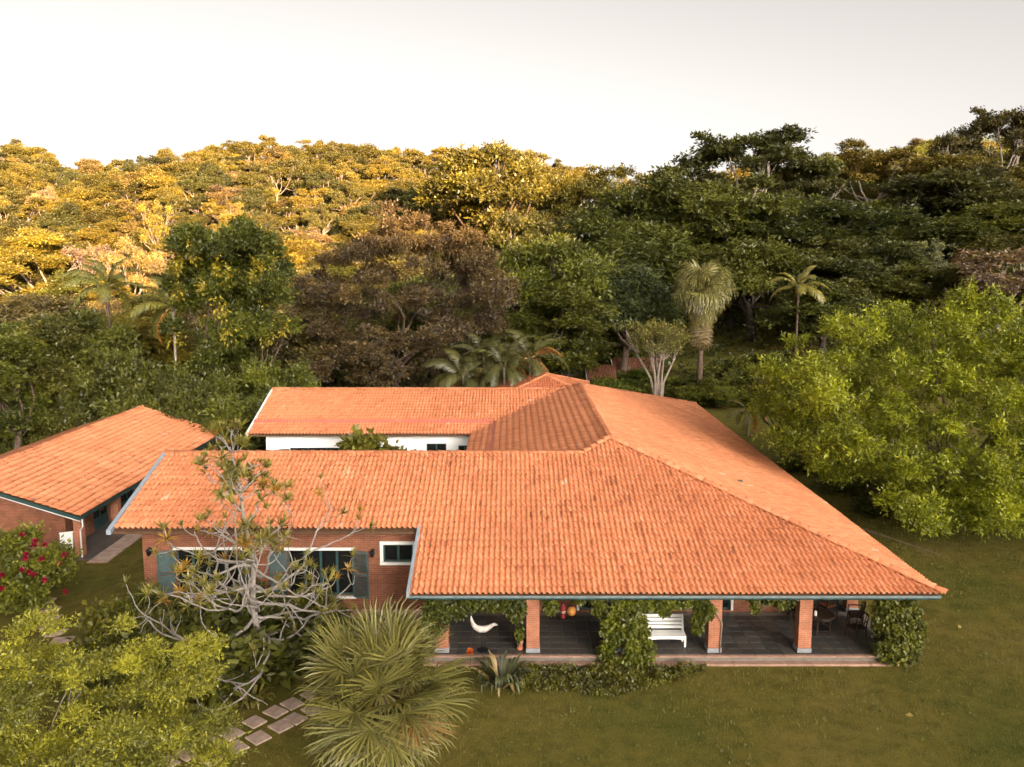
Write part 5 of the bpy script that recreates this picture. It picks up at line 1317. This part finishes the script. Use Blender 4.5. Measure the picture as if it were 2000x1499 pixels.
def strap_plant(name, label, x, y, n, sc, color, seed, dead=.1):
    rr = np.random.default_rng(seed); t = empty(name, (x, y, gz(x, y)), 0, label, 'plant')
    for i in range(n):
        a = i * 2.4 + rr.normal() * .2; o = link('strap_leaf', STRAP[int(rr.integers(4))], None, t, np.array(color) * rr.uniform(.7, 1.25) if rr.random() > dead else (.30, .22, .10))
        q = .28 * rr.random() ** .5
        o.matrix_basis = Matrix.Translation((math.cos(a) * q, math.sin(a) * q, -.02)) @ Matrix.Rotation(a, 4, 'Z') @ Matrix.Rotation(rr.uniform(-.35, .5), 4, 'Y') @ Matrix.Scale(sc * rr.uniform(.75, 1.15), 4)
    MB().lathe((0, 0, 0), [(.0, .16), (.12, .12), (.26, .0), (.26, -.1)], 10).build('base', M['bark_dark'], t)
    return t
strap_plant('flax_plant', 'dark strap-leaved flax clump between the fan palm and the veranda', -.35, 25.9, 60, 1.25, (0.095, 0.108, 0.06), 1)
strap_plant('strap_plant', 'yellow-edged strap-leaved plant left of the fan palm', -8.1, 24.6, 34, .9, (0.22, 0.195, 0.045), 2)
of = empty('orange_flower', (-1.38, 26.2, 0), 0, 'single orange flower head right of the fan palm', 'flower')
MB().tube([(0, 0, 0), (.02, 0, .5), (.0, 0, .95)], .012, 5).build('stem', M['bark'], of)
o = link('petals', fm, None, of, (.55, .14, .02)); o.location = (0, 0, .98); o.scale = (1.2,) * 3

# creepers on the veranda
def creeper(name, label, boxes, seed, color, L=.14, W=.105, dens=3300, stems=()):
    rr = np.random.default_rng(seed); P = []; vv = []
    cx_, cy_ = np.mean([[b[0], b[1]] for b in boxes], 0)
    t = empty(name, (cx_, cy_, 0), 0, label, 'creeper')
    for (x, y, z, a, b, c) in boxes:
        n = int(dens * (a * c + b * c * .6)); u = unit(n, rr) * (rr.random(n) ** .4)[:, None]
        q = u * np.array([a, b, c]) + np.array([x, y, z]); clump = noise2(q[:, 0] * 4 + seed, q[:, 2] * 4 + q[:, 1] * 3)
        k = clump > .17; P.append(q[k]); vv.append((clump[k] - .2) * .9 + rr.normal(0, .15, k.sum()))
    P = np.concatenate(P); vv = np.concatenate(vv); P[:, 2] = np.maximum(P[:, 2], .04)
    D = norm(unit(len(P), rr) * .7 + np.array([0, -.45, -.35]))
    V, F, v = leaf_geo(P - np.array([cx_, cy_, 0]), D, L * rr.uniform(.6, 1.2, len(P)), W * rr.uniform(.7, 1.2, len(P)), vv, upb=.5, r=rr)
    link('foliage', mesh_np('foliage', V, F, False, {'v': v}), M['leaf'], t, color)
    mb = MB()
    for pts in stems: mb.tube([(p[0] - cx_, p[1] - cy_, p[2]) for p in pts], .022, 5)
    if stems: mb.build('stem', M['bark_pale'], t, True)
CG = (0.185, 0.205, 0.026)
creeper('creeper', 'big bright green creeper smothering the third veranda pillar left of the bench',
        [(3.95, 27.25, .5, 1.0, .45, .7), (3.85, 27.3, 1.3, .88, .42, .75), (3.75, 27.4, 2.1, .85, .36, .42), (4.6, 27.5, 2.15, .9, .3, .32), (3.2, 27.3, .5, .3, .25, .4)],
        1, CG, stems=[[(3.9, 27.3, 0), (4.2, 27.2, .6), (4.15, 27.15, 1.2), (3.9, 27.1, 1.6), (3.5, 27.15, 1.85)], [(4.7, 27.2, .05), (4.35, 27.1, .7), (4.1, 27.1, 1.4), (4.25, 27.15, 2.0)]])
creeper('creeper', 'creeper hanging under the eave above the white bench', [(5.7, 27.55, 2.2, 1.0, .28, .28), (6.55, 27.45, 1.95, .4, .28, .5), (6.35, 27.5, 1.4, .22, .2, .4), (5.2, 27.5, 2.0, .3, .2, .35)], 2, CG, stems=[[(7.15, 27.5, .3), (7.2, 27.5, 1.4), (6.8, 27.45, 2.1), (5.5, 27.5, 2.35)]])
creeper('creeper', 'dark creeper hanging from the eave left of the first clear pillar', [(-1.9, 27.5, 2.0, .75, .3, .45), (-.7, 27.5, 2.15, .7, .3, .33), (.1, 27.45, 2.0, .42, .28, .48), (.25, 27.45, 1.3, .12, .12, .6), (-2.6, 27.5, 1.7, .5, .3, .8)], 3, (0.125, 0.14, 0.026), stems=[[(-2.7, 27.4, 0), (-2.65, 27.4, 1.5), (-1.9, 27.45, 2.3), (.3, 27.45, 2.35)]])
creeper('creeper', 'creeper sprays hanging before the red ornament', [(1.28, 27.5, 2.08, .3, .22, .36), (2.55, 27.55, 2.28, .55, .22, .2), (3.0, 27.5, 2.0, .3, .2, .35)], 4, (0.15, 0.165, 0.026), stems=[[(1.0, 27.5, 2.3), (2.0, 27.5, 2.38), (3.4, 27.45, 2.2)]])
creeper('creeper', 'dense creeper column at the right corner of the veranda', [(13.2, 27.4, .55, .85, .6, .65), (13.15, 27.45, 1.3, .85, .6, .8), (13.15, 27.6, 1.95, .8, .6, .55), (13.7, 27.7, 1.3, .5, .6, .9)], 5, (0.17, 0.18, 0.032), stems=[[(13.1, 27.3, 0), (13.2, 27.2, 1.2), (13.0, 27.3, 2.3)]])
creeper('creeper', 'thin creeper spray hanging between the two right pillars', [(8.6, 27.6, 2.25, .55, .2, .2), (9.3, 27.55, 2.2, .4, .2, .3), (8.35, 27.6, 2.0, .18, .12, .3)], 6, (0.15, 0.16, 0.028), stems=[[(9.8, 27.5, 2.2), (9.0, 27.55, 2.38), (8.3, 27.6, 2.15)]])
# planted edging below the veranda: low ground cover
rr = np.random.default_rng(77); n = 9500
gxp = rr.uniform(-.2, 6.9, n); gyp = rr.uniform(24.9, 26.98, n)
edge = 25.0 + .45 * np.sin(gxp * .9 + .6) * .5 + np.maximum(0, gxp - 3.2) * .50 + .25 * noise2(gxp * 2, gxp * 0)
k = (gyp > edge) & (noise2(gxp * 2.2, gyp * 2.2 + 9) > .22); gxp, gyp = gxp[k], gyp[k]
hcl = noise2(gxp * 3 + 2, gyp * 3) 
P = np.stack([gxp, gyp, rr.random(len(gxp)) * (.05 + .30 * hcl)], -1)
V, F, v = leaf_geo(P, norm(unit(len(P), rr) + np.array([0, 0, .7])), rr.uniform(.08, .17, len(P)), .07, hcl * .8 + rr.normal(0, .15, len(P)), r=rr)
gc = link('ground_cover', mesh_np('ground_cover', V, F, False, {'v': v}), M['leaf'], None, (0.14, 0.135, 0.03))
tag(gc, 'low leafy ground cover along the veranda step', 'ground cover', None, 'stuff')

# ------------------------------------------------------------------ lawn blades near the camera side, fallen leaves
n = 150000
bx = rr.uniform(-12, 27, n); by = rr.uniform(20.5, 60, n) ; by = 20.5 + (by - 20.5) ** 1 
dens = np.clip(26.0 / by, .2, 1) ** 2
k = (rr.random(n) < dens * 1.1) & ~((bx > -14.5) & (bx < 13.7) & (by > 26.95)) & ~((bx < -3.5) & (by > 23.4))
bx, by = bx[k], by[k]
n = len(bx); a = rr.random(n) * 6.28; h = rr.uniform(.03, .075, n) * (1 + 1.1 * (noise2(bx * 1.7 + 3, by * 1.7) > .72)); w = .012 * by / 24
P = np.stack([bx, by, np.zeros(n)], -1); s = np.stack([np.cos(a), np.sin(a), np.zeros(n)], -1); ln = np.stack([np.sin(a), -np.cos(a), np.zeros(n)], -1)
V = np.stack([P + s * w[:, None], P - s * w[:, None], P + np.array([0, 0, 1]) * h[:, None] + ln * (h * rr.uniform(-.6, .6, n))[:, None]], 1).reshape(-1, 3)
tn = np.clip(noise2(bx * .5, by * .5) * .6 + rr.normal(.15, .2, n), 0, 1)
gr = link('lawn_grass', mesh_np('lawn_grass', V, np.arange(3 * n).reshape(n, 3), False, {'v': np.repeat(tn, 3)}), M['grass'], None, (0.16, 0.14, 0.033))
tag(gr, 'short olive grass blades of the front lawn', 'grass', None, 'stuff')
nw = 520; wx = rr.uniform(-3, 26, nw); wy = rr.uniform(20.8, 44, nw); k = (noise2(wx * .45 + 4, wy * .45 + 8) > .48) & ~((wx < 14.2) & (wy > 24.6)); wx, wy = wx[k], wy[k]; nw = len(wx)
P = np.repeat(np.stack([wx, wy, np.full(nw, .015)], -1), 9, 0); u_ = unit(len(P), rr); u_[:, 2] = np.abs(u_[:, 2]) * .6 + .1; P = P + u_ * np.array([.10, .10, .03])
V, F, v = leaf_geo(P, norm(u_ + np.array([0, 0, .25])), rr.uniform(.05, .11, len(P)), .045, np.repeat(rr.uniform(.1, .9, nw), 9), r=rr)
wd = link('lawn_weeds', mesh_np('lawn_weeds', V, F, False, {'v': v}), M['leaf'], None, (0.115, 0.125, 0.03)); tag(wd, 'scattered low weeds in the front lawn', 'weeds', None, 'stuff')
pts = [(17.3, 44.0), (17.9, 42.6), (18.7, 41.2), (19.3, 40.0), (19.9, 38.9), (20.2, 38.1)]; V = []
for i, (x_, y_) in enumerate(pts):
    hw = .16 * (1 - .5 * i / 5) + random.uniform(-.03, .03); V += [(x_ - hw, y_ - hw * .5, .006), (x_ + hw, y_ + hw * .5, .006)]
dp = link('dirt_track', mesh_np('dirt_track', np.array(V), np.array([(2*i, 2*i+1, 2*i+3, 2*i+2) for i in range(5)])), plain('bare_soil', (0.20, 0.13, 0.085), .95, .3, 4)); tag(dp, 'thin bare earth track across the lawn under the yellow green tree', None, None, 'structure')
leafm = mesh_np('fallen_leaf', *leaf_geo(np.zeros((1, 3)), np.array([[1., 0, 0]]), .14, .09, np.array([.7]), r=rr)[:2], False, {'v': np.full(4, .7)}); leafm.materials.append(M['leaf'])
for i, (px, py) in enumerate(((1773, 1332), (1834, 1352), (1784, 1398), (1876, 1222), (1880, 1140), (1484, 1414))):
    p = atz(px, py, .05); o = link('fallen_leaf', leafm, None, None, (.34, .27, .13)); o.location = p; o.rotation_euler = (.2, .1, i * 1.3); o.scale = (1.7,) * 3
    tag(o, 'dry pale leaf on the lawn ' + ('just below the corner creeper', 'second nearest below the corner creeper', 'right of the veranda, nearest the bottom edge', 'right of the roof corner', 'beside the bare earth track', 'in front of the two right pillars')[i], 'leaf', 'fallen leaves on the lawn')

# ------------------------------------------------------------------ woods: filled slopes
placed = [(o.location.x, o.location.y) for o in col.objects if o.parent is None and o.get('category') in ('tree', 'palm') and o.location.y > 90]
rr = np.random.default_rng(90)
def scatter(x0f, x1f, y0, y1, step):
    out = []; y = y0
    while y < y1:
        x = x0f(y)
        while x < x1f(y):
            X = x + rr.uniform(-.4, .4) * step; Y = y + rr.uniform(-.4, .4) * step
            out.append((X, Y)); x += step
        y += step * .9
    return out
def clear(X, Y, d=4.5): return all((X - a) ** 2 + (Y - b) ** 2 > d * d for a, b in placed)
mid = [q for q in scatter(lambda y: -.66 * y - 4, lambda y: 12 + .1 * y, 84, 148, 9.8) if not (3 < q[0] < 22 and q[1] < 101)]
rgt = scatter(lambda y: 14 + .1 * y + (4 if y < 110 else 0), lambda y: .74 * y + 12, 97, 190, 11.5)
LAND = [((960, 660), 'areca palms'), ((800, 500), 'big brown-leaved tree'), ((450, 560), 'creeper-hung tree'), ((205, 575), 'arching feather palm'),
        ((1375, 560), 'skirted palm'), ((1560, 560), 'small yellow palm'), ((1455, 310), 'airy skyline umbrella'), ((1712, 315), 'golden-sided umbrella tree'),
        ((1815, 510), 'silvery tree'), ((1950, 540), 'pinkish blossoming tree'), ((1070, 740), 'annex roof'), ((1200, 725), 'old shed roofs'),
        ((1285, 660), 'pale-stemmed tree'), ((1730, 700), 'yellow green tree'), ((1965, 250), 'highest skyline crown'), ((65, 500), 'broad golden crown'),
        ((255, 500), 'tan umbrella tree'), ((960, 350), 'big golden tree'), ((150, 850), 'pavilion roof'), ((700, 755), 'back wing ridge'), ((215, 330), 'dip in the skyline'),
        ((1040, 470), 'olive umbrella crown'), ((1300, 420), 'tall dark wood'), ((1110, 370), 'golden skyline crowns'), ((300, 430), 'slim pale-trunked tree'), ((620, 300), 'far hilltop')]
USED = {}
def pix(x, y, z):
    v = (x, y, z - CAM_H); zc = v[1] * math.cos(PITCH) - v[2] * math.sin(PITCH); yc = v[1] * math.sin(PITCH) + v[2] * math.cos(PITCH)
    return 1000 + FPX * v[0] / zc, 749.5 - FPX * yc / zc
def tell(k, c, X, Y, h, where):
    """a label from shape, colour and the nearest thing one can find"""
    px, py = pix(X, Y, gz(X, Y) + h * .8)
    shape = {'dense': 'rounded', 'droopy': 'drooping', 'tall': 'narrow', 'umbrella': 'flat-topped', 'sparse': 'thin'}[k]
    t_ = c[0] / c[1]; b_ = c[2] / c[1]
    tone = 'pinkish tan' if b_ > .48 else 'tan' if t_ > 1.28 else 'golden olive' if t_ > 1.12 else 'olive' if t_ > .97 else 'deep green' if c[1] < .125 else 'green'
    size = 'small ' if h < 8.6 else 'tall ' if h > 11.2 else ''
    near = sorted(LAND, key=lambda L: math.hypot(L[0][0] - px, (L[0][1] - py) * 1.3))
    for L in near[:7]:
        dx, dy = px - L[0][0], py - L[0][1]
        rel = ('far ' if math.hypot(dx, dy) > 170 else 'just ' if math.hypot(dx, dy) < 70 else '') + (('right of' if dx > 0 else 'left of') if abs(dx) > abs(dy) else ('below' if dy > 0 else 'above'))
        lab = '%s%s %s tree %s %s %s' % (size, tone, shape, where, rel, L[1])
        if lab not in USED: USED[lab] = 1; return lab
    return lab
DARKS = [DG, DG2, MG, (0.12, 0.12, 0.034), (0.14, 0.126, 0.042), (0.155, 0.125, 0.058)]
hill = [(X, Y) for X, Y in scatter(lambda y: -.66 * y - 8, lambda y: .28 * y, 150, 306, 7.9) if clear(X, Y, 4)]
far_right = scatter(lambda y: .30 * y, lambda y: .80 * y, 190, 330, 11)
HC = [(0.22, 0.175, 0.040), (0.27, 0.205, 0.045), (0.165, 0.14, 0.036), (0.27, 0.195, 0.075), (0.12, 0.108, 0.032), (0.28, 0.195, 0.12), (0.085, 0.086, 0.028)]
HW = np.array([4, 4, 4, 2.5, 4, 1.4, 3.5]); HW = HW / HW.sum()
WOODS = []
for zone, lst in (('mid', mid), ('rgt', rgt), ('hill', hill), ('far', far_right)):
    for X, Y in lst:
        q = rr.random(6); kk = int(q[0] * 1000)
        if zone in ('mid', 'rgt'):
            if not clear(X, Y, 4.0): continue
            k = ['dense', 'dense', 'droopy', 'tall', 'umbrella'][kk % 5]; w = 9 + 4 * q[1]; h = 8 + 4.5 * q[2] if zone == 'mid' else 6.5 + 4.5 * q[2]
            if zone == 'mid' and Y < 100: h = min(h, 9)
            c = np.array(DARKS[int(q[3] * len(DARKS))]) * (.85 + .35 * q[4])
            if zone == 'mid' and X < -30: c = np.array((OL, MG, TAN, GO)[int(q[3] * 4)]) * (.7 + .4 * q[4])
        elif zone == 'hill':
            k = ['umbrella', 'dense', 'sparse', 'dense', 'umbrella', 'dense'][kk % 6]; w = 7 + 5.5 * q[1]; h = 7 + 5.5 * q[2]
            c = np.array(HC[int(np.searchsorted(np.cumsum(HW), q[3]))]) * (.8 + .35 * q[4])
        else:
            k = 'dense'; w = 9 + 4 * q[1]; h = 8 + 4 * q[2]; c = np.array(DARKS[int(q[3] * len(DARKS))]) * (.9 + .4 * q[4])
        if k == 'tall': w *= .65
        WOODS.append((zone, k, 1 + int(q[5] * 3), X, Y, w, h, c, q[5] * 40))
ZONE = {'mid': ('behind house', 'wood_tree', 'trees of the hollow behind the house', 'bark_dark'), 'rgt': ('on shaded slope', 'wood_tree', 'trees of the shaded right slope', 'bark_dark'),
        'hill': ('on far hill', 'hill_tree', 'trees of the sunlit hill', 'bark_pale'), 'far': ('on far slope', 'wood_tree', 'trees of the far right slope', 'bark_dark')}
SINGLE = set((1, 2, 3, 4, 5, 6, 8, 9, 10, 11, 12, 13, 14, 16, 18, 19, 20, 22, 26, 29, 31, 34, 40, 48, 49, 59, 60, 65, 71, 72, 73, 77, 78, 83, 84, 87, 88, 89, 100, 107, 108, 143, 157, 168, 171, 174, 175, 177, 189, 191, 195, 197, 209, 210, 213, 215, 216, 230, 232, 233, 234, 235, 236, 237, 238, 241, 254, 255, 256, 257, 258, 259, 260, 261, 264, 266, 267, 277, 278, 280, 281, 282, 283, 284, 285, 286, 287, 288, 289, 301, 302, 303, 304, 305, 306, 307, 308, 314, 324, 325, 326, 327, 329, 330, 331, 332, 333, 334, 335, 336, 340, 341, 350, 351, 353, 354, 355, 356, 357, 358, 359, 360, 361, 362, 377, 378, 379, 381, 382, 383, 384, 385, 386, 387, 388, 389, 405, 407, 408, 410, 413, 414, 415, 416, 434, 438, 439, 440, 442, 443, 445, 447, 448, 464, 469, 471, 472, 473, 474, 476, 477, 478, 479, 480, 482, 484, 495, 499, 500, 502, 503, 507, 509, 510, 513, 515, 526, 527, 528, 531, 534, 535, 536, 537, 538, 539, 540, 545, 549, 553, 558, 567, 568, 579, 580, 591, 592, 597, 625, 627, 637, 640, 696, 697, 732, 734, 746, 766, 767, 799, 843, 866, 877, 908, 938))   # the trees that show largest
MASS = set((21, 23, 25, 36, 39, 41, 43, 44, 50, 58, 66, 79, 92, 93, 115, 133, 167, 169, 170, 172, 188, 190, 192, 196, 198, 199, 208, 211, 212, 217, 239, 240, 242, 243, 252, 262, 263, 272, 276, 290, 300, 310, 311, 312, 328, 337, 338, 342, 352, 367, 390, 391, 392, 404, 406, 411, 412, 417, 418, 419, 430, 435, 436, 437, 441, 444, 446, 449, 450, 452, 459, 465, 475, 483, 486, 496, 501, 508, 525, 533, 541, 559, 561, 564, 566, 573, 581, 585, 590, 605, 608, 611, 615, 620, 641, 651, 654, 655, 660, 661, 662, 682, 690, 725, 733, 735, 744, 745, 759, 765, 774, 793, 798, 807, 809, 817, 819, 829, 831, 856, 865, 868, 878, 894, 896, 906))   # the small ones, merged into the far wood; the rest of the list shows nowhere
FV_, FF_, Fv, Fc = [], [], [], []; nb = 0
def far_tree(kind, seed, X, Y, w, h, c, a):
    """adds one reduced tree to the far wood"""
    global nb
    me, tm, W, H, V, F, v, lobes = lib_tree(kind, seed)
    rf = np.random.default_rng(int(abs(X) * 7 + Y * 13) % 9999)
    kf = F.shape[1]; q = V.reshape(-1, kf, 3); pick = rf.permutation(len(q))[:2300 if kf == 3 else 1200]
    qq = q[pick]; cen = qq.mean(1, keepdims=True); qq = cen + (qq - cen) * 1.8; ca, sa = math.cos(a), math.sin(a); s = w / W; z0 = gz(X, Y)
    P = np.stack([(qq[..., 0] * ca - qq[..., 1] * sa) * s + X, (qq[..., 0] * sa + qq[..., 1] * ca) * s + Y, qq[..., 2] * h / H + z0], -1).reshape(-1, 3); n = len(P)
    FV_.append(P); FF_.append(np.arange(n).reshape(-1, kf) + nb); Fv.append(v.reshape(-1, kf)[pick].ravel()); Fc.append(np.tile(c, (n, 1))); nb += n
    mb = MB(); mb.tube([(X, Y, z0 - .5), (X + rf.normal() * .3, Y, z0 + h * .45), (X + rf.normal() * .5, Y, z0 + h * .72)], [.26 * s + .05, .2 * s + .04, .08], 5, False)
    for L_ in lobes[:4]:
        mb.tube([(X, Y, z0 + h * .45), (X + (L_[0] * ca - L_[1] * sa) * s, Y + (L_[0] * sa + L_[1] * ca) * s, z0 + L_[2] * h / H)], [.12 * s + .03, .04], 4, False)
    P = np.array([tuple(p) for p in mb.v]); F = np.array(mb.f); FV_.append(P); FF_.append(F + nb); Fv.append(np.full(len(P), .5)); Fc.append(np.tile((0.40, 0.31, 0.22), (len(P), 1))); nb += len(P)
for i, (zone, k, s, X, Y, w, h, c, a) in enumerate(WOODS):
    if i in MASS: far_tree(k, s, X, Y, w, h, c, a); continue
    if i not in SINGLE: continue
    wh, nm, gp, bk = ZONE[zone]
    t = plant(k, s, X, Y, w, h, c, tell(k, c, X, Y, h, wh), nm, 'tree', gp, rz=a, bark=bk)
    t['tree_index'] = i
if FV_:
    me = mesh_np('distant_wood', np.concatenate(FV_), FF_, False, {'v': np.concatenate(Fv)})
    ca_ = me.attributes.new('tint', 'FLOAT_COLOR', 'POINT'); cc = np.concatenate(Fc); ca_.data.foreach_set('color', np.concatenate([cc, np.ones((len(cc), 1))], 1).astype(np.float32).ravel())
    m_far = M['leaf'].copy(); m_far.name = 'leaf_far'; ntf = m_far.node_tree
    oi = next(n_ for n_ in ntf.nodes if n_.type == 'OBJECT_INFO'); ta = ntf.nodes.new('ShaderNodeAttribute'); ta.attribute_name = 'tint'
    for l in list(oi.outputs['Color'].links): ntf.links.new(ta.outputs['Color'], l.to_socket)
    dw = link('distant_wood', me, m_far); tag(dw, 'mass of small golden trees covering the far upper hillside', 'wood', None, 'stuff')
# undergrowth between the trees
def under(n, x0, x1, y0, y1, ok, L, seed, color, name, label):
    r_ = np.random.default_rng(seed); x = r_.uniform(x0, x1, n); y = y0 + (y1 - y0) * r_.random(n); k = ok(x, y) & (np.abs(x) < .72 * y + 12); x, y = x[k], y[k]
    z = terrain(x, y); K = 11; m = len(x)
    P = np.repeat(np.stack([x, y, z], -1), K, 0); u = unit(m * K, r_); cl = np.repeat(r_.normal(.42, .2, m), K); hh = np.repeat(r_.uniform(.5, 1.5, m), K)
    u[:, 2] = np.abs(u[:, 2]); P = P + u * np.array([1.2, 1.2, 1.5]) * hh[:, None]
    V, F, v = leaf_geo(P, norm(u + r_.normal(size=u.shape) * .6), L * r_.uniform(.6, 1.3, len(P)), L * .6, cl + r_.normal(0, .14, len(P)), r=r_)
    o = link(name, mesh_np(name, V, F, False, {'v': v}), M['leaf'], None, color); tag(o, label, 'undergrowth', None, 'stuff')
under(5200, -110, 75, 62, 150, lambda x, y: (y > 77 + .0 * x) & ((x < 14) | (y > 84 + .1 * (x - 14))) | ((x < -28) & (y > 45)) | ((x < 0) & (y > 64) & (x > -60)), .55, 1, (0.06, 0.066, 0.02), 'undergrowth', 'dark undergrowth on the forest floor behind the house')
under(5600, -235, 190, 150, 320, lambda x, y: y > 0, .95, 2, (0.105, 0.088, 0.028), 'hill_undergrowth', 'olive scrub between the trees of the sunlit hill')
